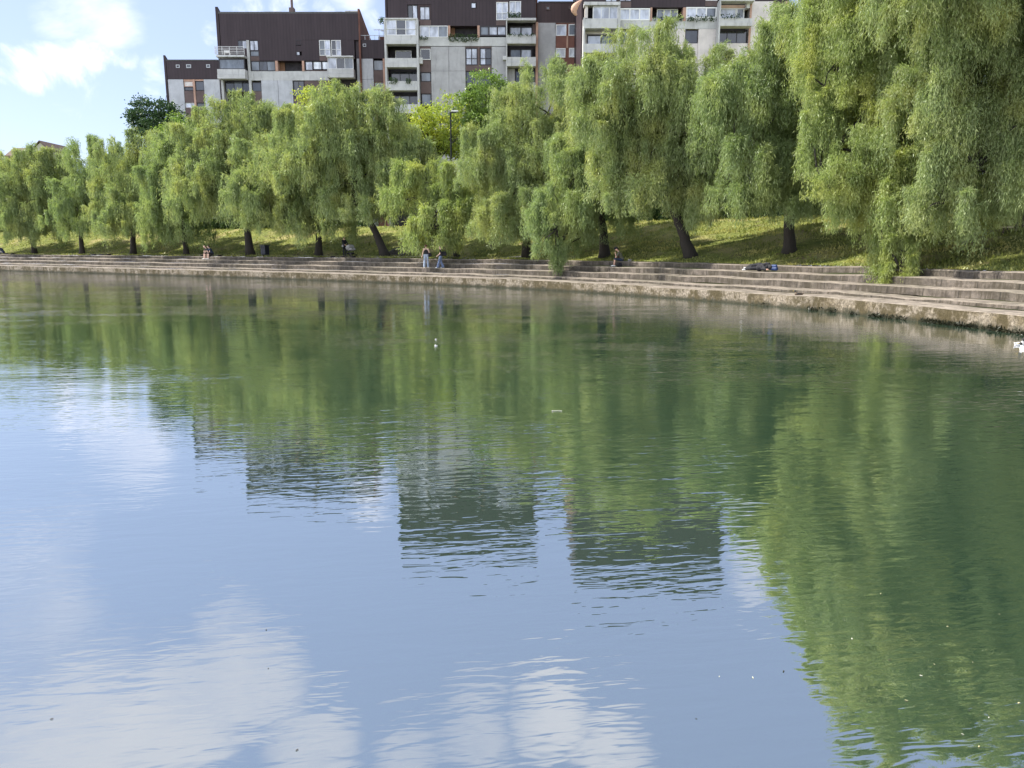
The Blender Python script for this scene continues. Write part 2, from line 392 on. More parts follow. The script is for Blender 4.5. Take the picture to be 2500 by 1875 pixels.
t.l(t.val('MULTIPLY_ADD', fr.outputs[0], .55, .45, clamp=True), mx.inputs[0]); t.l(df.outputs[0], mx.inputs[1]); t.l(gl.outputs[0], mx.inputs[2])
t.l(mx.outputs[0], t.out.inputs[0]); M['water'] = t.m
tag(MB().box(-260, 40, -20, 240, -3, 0).build('pond_water', M['water']), kind='structure')
# ------------------------------------------------------------------ leaves
def leaf_quads(P, D, l, w, r):
    n = len(P); D = D / np.linalg.norm(D, axis=1)[:, None]
    s = np.cross(D, r.normal(0, 1, (n, 3))); s /= np.linalg.norm(s, axis=1)[:, None] + 1e-9
    ll = (l * r.uniform(.6, 1.3, n))[:, None]; ww = (w * r.uniform(.6, 1.3, n))[:, None] * .5
    mid = P + D * ll * .45
    return np.stack([P, mid + s * ww, P + D * ll, mid - s * ww], 1)
def weeds():
    sel = np.where((SH[:, 0] > 9) & (SH[:, 1] > 17))[0]; n = 5200; ii = rng.choice(sel, n); g = np.sin(ARC[ii] * 2.1) + np.sin(ARC[ii] * 5.3 + 1) + .9 * (SH[ii, 0] - 12.5)
    ii = ii[g > rng.uniform(.2, 2.4, n)]; n = len(ii)
    P = np.column_stack([SH[ii] + tan[ii] * rng.uniform(-.25, .25, n)[:, None] - NRM[ii] * abs(rng.normal(.03, .05, n))[:, None], rng.uniform(-.05, .085, n)])
    return leaf_quads(P, rng.normal(0, 1, (n, 3)) + np.array([0, 0, .5]), .13, .05, rng)
tag(quads_mesh('water_weed', weeds(), M['weed']), kind='stuff', label='dark weed hanging along the waterline of the quay wall at right', cat='weed')
GAIN = 1.0
def willow_crown(lobes, r, leaf, tuft_k, strands):
    out = []; tips = []
    subs = []
    for (cx, cy, zt, zb, rad, ry) in lobes:
        H = zt - zb; subs.append((cx, cy, zt, zb + .12 * H, rad * .95, ry * .95, .66))
        for sg in ((-1, 1) if rad > 1.7 else ()):
            f = r.uniform(.18, .40); subs.append((cx + sg * rad * r.uniform(.6, .9), cy + r.normal(0, .5), zt - f * H, zb + r.uniform(0, .16) * H, rad * r.uniform(.5, .7), ry * .75, .5))
        subs.append((cx + r.normal(0, .3) * rad, cy - .6 * ry, zt - r.uniform(.3, .5) * H, zb, rad * .8, ry * .6, .5))
    def tuft(p, o, s, L):
        ns = int(strands * r.uniform(.7, 1.3)); tips.append((p, o))
        m = max(5, int(L / leaf[2]))
        t = (np.arange(m)[None, :] + r.uniform(0, 1, (ns, m))) / m
        a = r.normal(0, .85, ns); ca, sa = np.cos(a), np.sin(a)
        hx = (o[0] * ca - o[1] * sa)[:, None]; hy = (o[0] * sa + o[1] * ca)[:, None]
        si = (s * r.uniform(.1, 1.1, ns))[:, None]; Li = (L * r.uniform(.45, 1.02, ns))[:, None]
        wob = r.normal(0, .10, (ns, 1)); f = r.uniform(2, 5, (ns, 1)); phs = r.uniform(0, 6, (ns, 1))
        def pos(t):
            e = 1 - np.exp(-4.5 * t); sw = wob * np.sin(f * t * 2 + phs) * t
            lift = .75 * si * np.sin(np.minimum(t * 4.2, math.pi))
            return np.stack([p[0] + hx * si * e + sw, p[1] + hy * si * e - sw * .6, p[2] + lift - Li * t ** 1.25], -1)
        A = pos(t); D = (pos(t + .02) - A).reshape(-1, 3)
        A = A + r.normal(0, .035, A.shape)
        D /= np.linalg.norm(D, axis=1)[:, None] + 1e-9
        D = D + r.normal(0, .26, D.shape)
        out.append(leaf_quads(A.reshape(-1, 3), D, leaf[0], leaf[1], r))
    for (cx, cy, zt, zb, rad, ry, kf) in subs:
        H = zt - zb; nt = max(5, int(tuft_k * kf * .8 * (rad * 2) * (H + rad) * .5))
        for q in range(nt):
            hh = r.uniform(.22, 1.0) ** .8
            z0 = max(zb + H * hh, zb + .9)
            k = max(0, (hh - .42) / .58); RR = math.sqrt(max(0, 1 - k * k)) if hh > .42 else .86 + .14 * hh / .42
            ph = r.uniform(0, 2 * math.pi); rho = math.sqrt(r.uniform(.12, 1.0)) * RR
            p = np.array([cx + rad * rho * math.cos(ph), cy + ry * rho * math.sin(ph), z0 + r.normal(0, .12)])
            o = np.array([math.cos(ph) * rho + r.normal(0, .25), math.sin(ph) * rho + r.normal(0, .25), 0]); o /= np.linalg.norm(o) + .2
            s = r.uniform(.45, 1.35) * min(1.0, .5 + rad * .25)
            L = min(r.uniform(1.1, 2.7) if hh > .35 else r.uniform(1.6, 3.4), z0 - zb + r.normal(-.45, .45)); L = max(L, .6)
            tuft(p, o, s, L)
    for (cx, cy, zt, zb, rad, ry) in lobes:            # boughs that arch out of the crown and carry a row of hanging tufts
        H = zt - zb
        if rad < 1.3 or H < 2.5: continue
        for q in range(int(r.integers(3, 6))):
            ph = r.choice([r.normal(math.pi, .6), r.normal(0, .6), r.normal(-math.pi / 2, .7)]); z1 = zb + H * r.uniform(.38, .93)
            c_, s_ = math.cos(ph), math.sin(ph); reach = r.uniform(1.02, 1.35) * (1 if z1 < zb + .8 * H else .8)
            for tt in np.linspace(.55, 1, 5):
                w = tt * reach; p = np.array([cx + rad * w * c_ + r.normal(0, .12), cy + ry * w * s_ + r.normal(0, .12), z1 + .35 * rad * tt - .75 * rad * max(0, w - .6) ** 2 * 2])
                L = max(.5, min(r.uniform(.8, 2.0), p[2] - zb))
                tuft(p, np.array([c_ + r.normal(0, .2), s_ + r.normal(0, .2), 0]) * .9, r.uniform(.35, .9), L)
    return np.concatenate(out), tips
def limbs(mb, start, tips, r0, r, k=6):
    for p, o in tips:
        p = np.array(p); a = np.array(start); d = p - a; L = np.linalg.norm(d)
        m1 = a + d * .35 + np.array([r.normal(0, .06) * L, r.normal(0, .06) * L, .06 * L]); m2 = a + d * .7 + np.array([r.normal(0, .05) * L, r.normal(0, .05) * L, .12 * L])
        mb.tube([a, m1, m2, p], [r0, r0 * .7, r0 * .42, r0 * .16], k)
WILLOWS = 'weeping willows in a row along the far bank'
NW = [0]
def willow(label, bu, d, trunk, lobes, mat='willow', seed=1, base_r=.32, dens=1.0):
    r = np.random.default_rng(seed * 31 + 5); base, nr, tg = on_bank(bu * K, d); Y = base[1]
    L = []
    for lo in lobes:
        u, vt, vb, hw = lo[:4]; dy = lo[4] if len(lo) > 4 else r.uniform(-.6, .6); vt = vt + (10 if Y > 45 else 0)
        a = at_y(u * K, vt * K, Y + dy); b = at_y(u * K, vb * K, Y + dy); rad = hw * K / F * Y * (1.22 if Y > 58 else 1.14)
        L.append((a[0] - base[0], dy, a[2] - base[2], b[2] - base[2], rad, min(rad, 2.6)))
    near_ = Y < 45
    leaf = (.165, .026, .066) if Y < 40 else ((.21, .032, .085) if Y < 58 else (.29, .045, .115))
    sts = int((52 if Y < 40 else 42 if Y < 58 else 32) * dens)
    Q, tips = willow_crown(L, r, leaf, 2.2 if Y < 58 else 1.95, int(sts * 1.18))
    root = thing('willow_tree', label, 'tree', base, 0, WILLOWS)
    quads_mesh('crown', Q, M[mat], root)
    pts = [np.array([0, 0, -.15])]
    for (u, v) in trunk: q = at_y(u * K, v * K, Y); pts.append(q - base)
    mb = MB(); nP = len(pts); rr = [base_r * .8 * (1.2 if i == 0 else 1 - .4 * i / nP) for i in range(nP)]
    fine = []; fr = []
    for i in range(nP - 1):
        for s_ in range(4):
            tt = s_ / 4; fine.append(pts[i] * (1 - tt) + pts[i + 1] * tt + r.normal(0, .02, 3)); fr.append(rr[i] * (1 - tt) + rr[i + 1] * tt + r.normal(0, .008))
    fine.append(pts[-1]); fr.append(rr[-1]); fr[0] *= 1.4; fr[1] *= 1.08
    mb.tube(fine, fr, 12)
    top = pts[-1]
    for (cx, cy, zt, zb, rad, ry) in L:
        c = np.array([cx, cy, zb + (zt - zb) * .55]); mb_s = top
        dd = c - mb_s; Ld = np.linalg.norm(dd)
        m1 = mb_s + dd * .4 + np.array([0, 0, .10 * Ld]); m2 = mb_s + dd * .75 + np.array([0, 0, .13 * Ld])
        mb.tube([mb_s, m1, m2, c], [base_r * .5, base_r * .36, base_r * .26, base_r * .16], 8)
        sel = [tp for tp in tips if abs(tp[0][0] - cx) < rad * 1.05 and abs(tp[0][1] - cy) < ry * 1.05 and zb < tp[0][2] < zt + .5]
        idx = r.permutation(len(sel))[:9]
        limbs(mb, c, [sel[i] for i in idx], base_r * .17, r, 5)
    mb.build('trunk', M['bark'], root, True)
    NW[0] += len(Q)
    return root
W = willow
W('willow cut by the left edge of the photo, behind the seated figure', -35, 6.5, [(-35, 500), (-30, 430)], [(-25, 318, 510, 60), (15, 380, 515, 40, -1)], seed=1)
W('small willow with low curtain, nearest the left photo edge with its whole trunk in view', 75, 6.5, [(68, 510), (62, 430)], [(20, 322, 500, 52), (78, 305, 505, 60), (58, 400, 540, 36, -1.5), (122, 325, 500, 40), (90, 440, 520, 36, -1)], seed=2)
W('narrow willow second from the left photo edge, between two short trunks', 177, 6.5, [(175, 515), (178, 430)], [(190, 285, 470, 48), (160, 375, 527, 36, -1), (213, 360, 500, 38), (238, 300, 450, 42, 1)], 'willow_c', seed=3)
W('willow with straight dark upright trunk below the dark round tree', 287, 6.5, [(287, 490), (288, 400)], [(292, 272, 470, 58), (282, 400, 522, 46, -1.5), (247, 420, 520, 30, -1), (328, 400, 505, 30), (330, 290, 430, 45)], seed=4)
W('grey green willow left of the couple sitting on a bench', 403, 6.5, [(398, 515), (385, 420)], [(370, 268, 500, 52), (385, 430, 542, 42, -1), (345, 350, 520, 34, -1), (420, 290, 460, 45)], 'willow_c', seed=5)
W('tall broad willow with slanting trunk beside the litter bin', 541, 6.8, [(530, 470), (520, 380)], [(505, 190, 400, 82), (455, 310, 480, 58, -1), (565, 225, 420, 66), (600, 290, 440, 45), (485, 390, 480, 42), (430, 270, 430, 42), (585, 350, 475, 40, .5), (470, 330, 490, 50, .8)], seed=6, base_r=.40)
W('willow with short upright trunk between litter bin and pram', 688, 6.8, [(688, 500), (690, 400)], [(650, 265, 490, 68), (570, 290, 490, 44, -1), (690, 400, 535, 56, -1.5), (620, 415, 515, 45, -1), (720, 235, 460, 58), (585, 390, 500, 46), (552, 320, 505, 40, .6)], seed=7, base_r=.36)
W('largest middle willow, its trunk leaning left over the foot of the stairs', 833, 6.8, [(815, 510), (800, 480), (775, 400)], [(745, 178, 420, 105), (800, 330, 480, 66), (690, 215, 430, 70), (852, 250, 420, 62), (770, 390, 490, 58, -1), (882, 300, 405, 42)], 'willow', seed=8, base_r=.42)
W('low yellowish willow above the two standing women', 988, 6.8, [(978, 520), (965, 440)], [(922, 340, 450, 66), (868, 395, 468, 42, -1), (990, 335, 470, 52), (985, 430, 525, 46, -1.5), (945, 470, 535, 30, -2.2), (932, 440, 546, 34, -3.3)], 'willow_b', seed=9, base_r=.26)
W('tall willow right of the street lamp, with its thin trunk hidden in hanging strands', 1138, 6.5, [(1137, 480), (1145, 380)], [(1185, 128, 370, 84), (1115, 195, 430, 72), (1060, 270, 425, 46), (1140, 340, 535, 76, -1), (1078, 420, 535, 46, -1.5), (1230, 240, 460, 55), (1200, 400, 500, 40), (1245, 175, 430, 56, .5)], seed=10, base_r=.34)
W('willow trailing its strands down to the steps beside the seated man in a cap', 1307, 6.3, [(1303, 500), (1290, 420)], [(1290, 330, 530, 66), (1215, 355, 545, 48, -2), (1203, 425, 562, 32, -2.6), (1206, 500, 592, 7, -2.7), (1258, 460, 550, 42, -1.5), (1340, 300, 490, 48), (1275, 235, 420, 55)], 'willow_c', seed=11, base_r=.38)
W('tall willow on leaning trunk, standing on the bank right of the man in a cap', 1493, 6.2, [(1478, 510), (1462, 470), (1430, 400)], [(1400, 62, 300, 105), (1330, 150, 330, 66), (1480, 105, 360, 76), (1390, 300, 470, 56, -1), (1500, 320, 500, 50, -1), (1440, 340, 480, 48), (1550, 190, 440, 48, 1), (1430, 180, 440, 70, 1.2), (1370, 220, 430, 55, .6)], seed=12, base_r=.40)
W('dense willow on straight upright trunk behind the person lying on the steps', 1705, 7.2, [(1705, 480), (1700, 380), (1705, 280)], [(1665, 78, 330, 80), (1600, 125, 350, 62), (1618, 250, 470, 55, -1), (1575, 330, 465, 36), (1765, -40, 280, 90), (1805, 50, 290, 76), (1700, 300, 480, 52, -.6), (1790, 200, 450, 55), (1655, 330, 485, 52, -1), (1845, 20, 230, 56), (1850, 180, 440, 40, 1), (1740, 130, 430, 70, 1.2), (1680, 180, 440, 60, .8), (1760, 330, 470, 50)], 'willow_c', seed=13, base_r=.36)
W('big overhanging willow with one branch tip dangling down in front of the steps', 1917, 7.5, [(1915, 480), (1925, 350), (1930, 200)], [(1905, 150, 400, 100, -2), (1850, 230, 440, 66, -2.5), (1960, -60, 300, 110), (1785, 330, 470, 42, -3), (1950, 330, 550, 74, -3), (1940, 400, 640, 40, -4.0), (1925, 470, 650, 26, -4.6), (1955, 500, 690, 22, -5.2), (1885, 350, 505, 52, -3), (2010, 240, 545, 70, -2), (1810, 170, 250, 46, -2), (1900, -200, 160, 95, -1), (2010, -230, 200, 85), (2000, -330, 50, 66, -1.5), (2015, -470, 0, 80, -1.5), (1965, -340, 100, 76, -1.5), (1835, -60, 260, 70, -1.5), (1960, 60, 380, 80, -1)], 'willow_b', seed=14, base_r=.42)
W('big willow filling the upper right corner, with dark bare branches showing', 2300, 9.0, [(2285, 400), (2230, 250)], [(2160, -80, 300, 110), (2090, 40, 380, 86), (2120, 250, 500, 74, -1), (2190, 180, 470, 74), (2050, 340, 548, 50, -1), (2240, -10, 420, 76), (2150, 330, 508, 56), (2130, -330, 60, 110, -1), (2235, -360, 80, 110), (2150, -470, 20, 90, -2), (2250, -520, 20, 115, -1), (2310, -200, 200, 110, -2), (2330, -530, -60, 120, -2), (2450, -510, 50, 120, -2), (2120, -510, 0, 100, -2), (2440, -150, 300, 120, -1), (2350, 150, 425, 90, -1), (2310, 30, 380, 90, -.5), (2330, 100, 410, 100, -1), (2050, -200, 150, 80, -1)], 'willow', seed=15, base_r=.42)
# ------------------------------------------------------------------ broadleaf trees, hedges
def broad_crown(lobes, r, leaf, dens, clump=.55):
    out = []
    for (cx, cy, cz, rx, ry, rz) in lobes:
        nc = max(5, int(dens * rx * rz * 6))
        for q in range(nc):
            v = r.normal(0, 1, 3); v /= np.linalg.norm(v); rr = r.uniform(.35, 1) ** .5
            p = np.array([cx + v[0] * rx * rr, cy + v[1] * ry * rr, cz + v[2] * rz * rr]); cs = clump * r.uniform(.6, 1.3)
            m = int(46 * r.uniform(.7, 1.3)); e = r.normal(0, 1, (m, 3)) * np.array([cs, cs, cs * .5]) * .6
            D = e + np.array([0, 0, -.25]) + r.normal(0, .5, (m, 3))
            out.append(leaf_quads(p + e, D, leaf, leaf * .55, r))
    return np.concatenate(out)
def broadleaf(name, label, u, Y, lobes, mat, seed, leaf=.22, dens=1.0, zg=4.45, group=None, base_r=.22):
    r = np.random.default_rng(seed + 900); b = at_y(u * K, 400, Y); base = np.array([b[0], Y, zg])
    L = []
    for lo in lobes:
        uu, vt, vb, hw = lo[:4]; dy = lo[4] if len(lo) > 4 else r.uniform(-.8, .8)
        a = at_y(uu * K, vt * K, Y + dy); c = at_y(uu * K, vb * K, Y + dy); rx = hw * K / F * Y
        L.append((a[0] - base[0], dy, (a[2] + c[2]) / 2 - zg, rx, min(rx, 3.2), (a[2] - c[2]) / 2))
    root = thing(name, label, 'tree', base, 0, group)
    quads_mesh('crown', broad_crown(L, r, leaf, dens), M[mat], root)
    mb = MB(); zc = min(l[2] for l in L); fk = np.array([0, 0, max(1.2, zc * .7)])
    mb.tube([(0, 0, -.2), fk * .5 + np.array([.05, 0, 0]), fk], [base_r * 1.3, base_r, base_r * .8], 9)
    for l in L: limbs(mb, fk, [(np.array(l[:3]), 0)] + [(np.array(l[:3]) + r.normal(0, .5, 3) * np.array(l[3:]), 0) for _ in range(5)], base_r * .4, r, 5)
    mb.build('trunk', M['bark'], root, True); return root
B = broadleaf
B('acacia_tree', 'bright yellow green leafy tree just left of the street lamp', 935, 78, [(925, 232, 330, 52), (965, 205, 330, 45), (905, 260, 340, 35), (985, 262, 345, 35), (945, 250, 340, 55), (910, 225, 300, 30)], 'bright', 1, .24, 1.7)
B('maple_tree', 'mid green leafy tree rising behind and right of the street lamp', 1040, 80, [(1048, 150, 250, 48), (1010, 190, 290, 42), (1060, 220, 345, 55), (1000, 270, 350, 40), (1090, 180, 300, 40), (1040, 170, 330, 60), (1075, 260, 345, 45)], 'mid', 2, .26, 1.6)
B('acacia_tree', 'bright leafy tree peeping above the largest middle willow, in front of the left flats', 690, 80, [(700, 172, 260, 52), (660, 190, 270, 35), (740, 195, 280, 40), (640, 215, 290, 28)], 'bright', 3, .24, 1.2)
B('dark_tree', 'dark green round tree beside the low left wing of the flats', 330, 98, [(330, 206, 285, 42), (300, 235, 295, 36), (365, 225, 290, 36), (345, 240, 320, 50)], 'dark', 4, .32, 1.7)
B('dark_tree', 'smaller dark tree right of the dark round tree, touching the low wing', 385, 94, [(385, 232, 300, 28), (405, 250, 310, 25), (370, 260, 320, 28)], 'mid', 5, .28, 1.4)
B('maple_tree', 'leafy tree showing behind the tall willow right of the street lamp', 1260, 68, [(1265, 190, 330, 60), (1230, 250, 400, 50), (1300, 230, 400, 50), (1260, 330, 460, 70)], 'mid', 6, .24, 1.2)
B('dark_tree', 'dark tree filling the gap between the two tallest leaning willows', 1560, 56, [(1550, 250, 440, 60), (1600, 300, 470, 60), (1500, 330, 470, 50)], 'dark', 7, .24, 1.4)
B('dark_tree', 'dark tree behind the dense upright willow, near the white wall', 1800, 48, [(1800, 220, 420, 80), (1850, 300, 450, 60), (1740, 300, 450, 60)], 'dark', 8, .22, 1.4)
B('dark_tree', 'dark tree behind the big overhanging willow', 2010, 44, [(2000, 120, 400, 90), (2070, 250, 430, 80), (1930, 260, 430, 70)], 'mid', 9, .22, 1.2)
B('dark_tree', 'dark tree at the right photo edge behind the big corner willow', 2180, 42, [(2180, 150, 420, 100), (2230, 260, 440, 80), (2120, 260, 440, 70)], 'dark', 10, .22, 1.3)
B('dark_tree', 'dark tree beyond the right photo edge, seen only mirrored in the water', 2380, 40, [(2330, 120, 440, 90), (2440, 180, 440, 90), (2520, 100, 440, 90)], 'dark', 15, .24, 1.1)
B('dark_tree', 'dark tree behind the two leftmost willows, below the gabled house', 120, 108, [(110, 350, 470, 75), (20, 350, 470, 60), (170, 380, 480, 50)], 'dark', 11, .32, 1.1)
B('dark_tree', 'dark tree behind the willow with the straight upright trunk', 260, 104, [(260, 340, 470, 60), (220, 380, 480, 45), (310, 350, 470, 50)], 'dark', 12, .32, 1.1)
B('dark_tree', 'dark tree behind the tall broad willow with slanting trunk', 560, 92, [(560, 310, 470, 60), (500, 340, 470, 50), (610, 350, 470, 45)], 'dark', 13, .3, 1.1)
B('dark_tree', 'dark tree behind the tall willow right of the street lamp', 1120, 74, [(1130, 330, 470, 60), (1060, 370, 470, 45), (1180, 350, 470, 55)], 'dark', 14, .26, 1.2)
def hedge(label, u0, u1, d, h, w, seed, mat='hedge'):
    r = np.random.default_rng(seed); a, _, _ = on_bank(u0 * K, d); b, _, _ = on_bank(u1 * K, d)
    L = np.linalg.norm((b - a)[:2]); base = (a + b) / 2; base[2] = 4.42
    n = int(L * h * 260); m = int(n)
    x = r.uniform(-.5, .5, m) * L; face = r.uniform(0, 1, m); y = np.where(face < .7, -w / 2 + abs(r.normal(0, .12, m)), r.uniform(-.5, .5, m) * w)
    z = np.where(face < .7, r.uniform(0, 1, m) * h, h - abs(r.normal(0, .10, m)))
    lump = .14 * np.sin(x * 1.7 + seed) + .12 * np.sin(x * 3.9 + 2 * seed) + .1 * np.sin(z * 2.6 + x)
    P = np.column_stack([x, y - lump, z + lump * .8 * (z / h)])
    Q = leaf_quads(P, r.normal(0, 1, (m, 3)) + np.array([0, -.3, -.2]), .20, .11, r)
    ang = math.atan2(b[1] - a[1], b[0] - a[0])
    root = thing('hedge', label, 'hedge', base, ang, 'dark hedges along the top of the bank')
    quads_mesh('foliage', Q, M[mat], root)
    s = MB(); k = max(3, int(L / 1.2))
    for i in range(k): xx = (i + .5) / k * L - L / 2; s.tube([(xx, 0, -.2), (xx + r.normal(0, .1), .05, h * .45), (xx + r.normal(0, .2), 0, h * .85)], [.06, .045, .02], 6)
    s.box(-L / 2 + .15, L / 2 - .15, -w / 2 + .28, w / 2 - .25, .15, h - .35)
    s.build('stems', M['dark'], root)
hedge('dark hedge on top of the bank behind the leftmost willows', -60, 262, 17.2, 4.6, 2.0, 3)
hedge('dark hedge on top of the bank left of the slanting willow trunk', 268, 425, 17.2, 4.2, 2.0, 4)
hedge('clipped hedge seen in the gap left of the slanting trunk by the litter bin', 430, 545, 16.6, 1.7, 1.6, 5)
hedge('dark hedge on top of the bank behind litter bin and pram', 550, 800, 17.2, 2.8, 2.0, 6)
hedge('dark hedge on top of the bank right of the stairs head', 985, 1330, 17.2, 2.8, 2.0, 7)
hedge('dark hedge on the bank behind the leaning willow right of the man', 1336, 1690, 17.2, 2.4, 2.0, 8)
hedge('dark hedge on top of the bank behind the big overhanging willow', 1696, 2420, 16.8, 2.2, 1.8, 9)
# ------------------------------------------------------------------ apartment blocks
Z1 = lambda x, y: (380 + x / 3.8138, y / 3.8138)
Z2 = lambda x, y: (920 + x / 3.8138, y / 3.8138)
Z3 = lambda x, y: (1380 + x / 3.8138, y / 3.8138)
class Block:
    def __init__(s, name, label, zf, Y, cx):
        s.zf = zf; s.Y = Y; p = at_y(*zf(cx, 500), Y); s.o = np.array([p[0], Y, 4.4]); s.root = thing(name, label, 'building', s.o); s.k = 0
    def xz(s, r):
        a = at_y(*s.zf(r[0], r[1]), s.Y) - s.o; b = at_y(*s.zf(r[2], r[3]), s.Y) - s.o
        x0 = at_y(*s.zf(r[0], 300), s.Y)[0] - s.o[0]; x1 = at_y(*s.zf(r[2], 300), s.Y)[0] - s.o[0]
        return x0, x1, b[2], a[2]
    def box(s, name, mat, r, y0=0.0, y1=1.28, ground=False, parent=None):
        x0, x1, z0, z1 = s.xz(r); s.k += 1; e = (s.k % 9) * .003
        return MB().box(x0 + .002, x1 - .002, y0 + e, y1 + e, -.3 if ground else z0, z1).build(name, mat, parent or s.root)
    def boxes(s, name, mat, rs, y0=0.0, y1=1.28, ground=()):
        for i, r in enumerate(rs): s.box(name, mat, r, y0, y1, i in ground)
    def win(s, r, n=2, fm='white', gm='gmid', y=-.03, t=.07, name='window', depth=.12, rail=False, panes=None):
        x0, x1, z0, z1 = s.xz(r); s.k += 1; y += (s.k % 7) * .003; m = MB()
        m.box(x0, x1, y, y + depth, z0, z0 + t); m.box(x0, x1, y, y + depth, z1 - t, z1)
        for i in range(n + 1):
            xx = x0 + (x1 - x0 - t) * i / n; m.box(xx, xx + t, y + .001, y + depth - .001, z0 + t, z1 - t)
        if rail:
            zr = z0 + (z1 - z0) * .38; m.box(x0 + .02, x1 - .02, y - .05, y - .015, zr, zr + .05)
        w = m.build(name, M[fm], s.root)
        panes = panes or [gm] * n
        me = MB()
        for i in range(n):
            a = x0 + (x1 - x0 - t) * i / n + t; b = x0 + (x1 - x0 - t) * (i + 1) / n
            me.box(a, b, y + .05, y + .06, z0 + t, z1 - t)
        p = me.build('pane', M[panes[0]], w)
        mats = []
        for q in panes:
            if q not in mats: mats.append(q)
        for q in mats[1:]: p.data.materials.append(M[q])
        for i, q in enumerate(panes):
            for f in range(6): p.data.polygons[i * 6 + f].material_index = mats.index(q)
        return w
    def parapet(s, r, y0=-1.05, y1=0.0, name='balcony'):
        x0, x1, z0, z1 = s.xz(r); s.k += 1; e = (s.k % 5) * .004; h = z1 - z0; m = MB()
        m.box(x0, x1, y0 + e, y0 + .12 + e, z0 + h * .45, z1)                       # front upper plate
        m.box(x0 + .003, x1 - .003, y0 - .10 + e, y1, z0, z0 + h * .42)             # slab with lower lip
        m.box(x0 + .004, x0 + .12, y0 + .122 + e, y1, z0 + h * .421, z1 - .01); m.box(x1 - .12, x1 - .004, y0 + .122 + e, y1, z0 + h * .421, z1 - .01)
        return m.build(name, M['balc'], s.root)
# ---- left block
b = Block('apartment_building', 'left block of flats with dark upper cladding and a stepped low wing', Z1, 108, 1200)
x0, x1, zb, zt = b.xz((585, 118, 1890, 900)); zt2 = zt - 2.6
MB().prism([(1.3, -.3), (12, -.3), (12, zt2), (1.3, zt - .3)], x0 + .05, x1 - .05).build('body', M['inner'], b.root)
MB().prism([(.02, -.3), (12.1, -.3), (12.1, zt2 + .35), (.6, zt + .45), (.02, zt + .5)], x1 - .05, x1 + .2).build('side_wall', M['brick'], b.root)
MB().prism([(.02, -.3), (12.1, -.3), (12.1, zt2 + .35), (.9, zt + .35), (.02, zt + .75)], x0 - .25, x0 + .12).build('side_wall', M['clad'], b.root)
MB().prism([(.0, zt - .1), (12.05, zt2 - .1), (12.05, zt2 + .12), (.0, zt + .12)], x0 + .13, x1 - .06).build('roof', M['roof'], b.root)
b.boxes('cladding', M['clad'], [(600, 121, 1890, 372), (600, 372, 760, 450), (950, 372, 1296, 565), (1296, 372, 1350, 416), (1296, 424, 1350, 480), (1296, 517, 1350, 565), (1350, 372, 1515, 565), (1720, 372, 1845, 535), (600, 450, 862, 526), (1297, 416, 1303, 424)])
b.boxes('concrete_band', M['balc'], [(860, 662, 1600, 738), (860, 738, 1600, 748)], .02)
b.boxes('wall_panel', M['panel'], [(955, 749, 1110, 1200), (1113, 749, 1250, 1200)], .0, 1.27, (0, 1))
b.boxes('lower_wall', M['brown'], [(862, 850, 954, 1200), (1251, 905, 1362, 1200), (1362, 752, 1600, 1200)], .05, 1.27, (0, 1, 2))
b.boxes('pilaster', M['pink'], [(1097, 566, 1120, 662), (1348, 566, 1369, 662)], -.03, 1.27)
b.boxes('pilaster', M['balc'], [(840, 375, 864, 1000), (578, 545, 600, 1000)], -.06, 1.25, (0, 1))
b.boxes('spandrel', M['brown'], [(868, 525, 950, 566), (1515, 520, 1605, 566)], .0)
b.win((757, 375, 842, 525), 2, 'dkframe', panes=['gdark', 'glight']); b.win((868, 375, 948, 470), 2, 'dkframe', 'glight', y=.02)
b.win((868, 472, 950, 524), 1, 'dkframe', 'gmid', y=.03)
b.win((1300, 372, 1348, 418), 1, 'dkframe', 'gmid'); b.win((1299, 480, 1334, 517), 1, 'dkframe', 'glight')
b.win((1518, 374, 1620, 518), 2, 'white', panes=['gmid', 'glight'], rail=True); b.win((1630, 374, 1720, 518), 2, 'white', panes=['gdark', 'glight'], rail=True)
b.win((872, 570, 1096, 660), 3, 'dkframe', panes=['gmid', 'gdark', 'gmid']); b.win((1380, 572, 1448, 655), 1, 'dkframe', 'glight'); b.win((1452, 572, 1532, 648), 1, 'dkframe', 'gwhite'); b.win((1535, 572, 1600, 648), 1, 'dkframe', 'gwhite')
b.box('spandrel', M['brown'], (1372, 655, 1600, 662), .0, .5)
b.box('reveal', M['reveal'], (1121, 567, 1165, 660), 1.0, 1.27)
b.win((1256, 752, 1356, 900), 2, 'dkframe', 'gdark', y=.1); b.win((866, 765, 952, 850), 1, 'dkframe', 'gdark', y=.1)
b.parapet((575, 660, 835, 748)); b.parapet((1598, 655, 1845, 738)); b.parapet((575, 528, 835, 548), name='balcony_slab'); b.parapet((1596, 536, 1845, 550), name='balcony_slab')
b.win((590, 562, 832, 660), 1, 'dkframe', 'gmid', y=-.9, name='balcony_glazing', t=.12); b.win((1605, 552, 1842, 655), 3, 'white', y=-.9, name='balcony_glazing', t=.06, panes=['glight', 'gdark', 'gmid'])
b.win((605, 752, 850, 850), 3, 'dkframe', y=.4, panes=['gdark', 'gmid', 'gdark'])
m = MB(); x0, x1, z0, z1 = b.xz((565, 452, 838, 526))
for zz in np.linspace(z0 + .2, z1, 5): m.box(x0, x1, -1.04, -1.0, zz - .025, zz + .025); m.box(x0, x0 + .04, -1.0, 0, zz - .025, zz + .025)
for xx in np.linspace(x0, x1, 5): m.box(xx - .03, xx + .03, -1.06, -1.041, z0, z1)
m.build('balcony_railing', M['railw'], b.root)
x0, x1, z0, z1 = b.xz((640, 482, 692, 524))
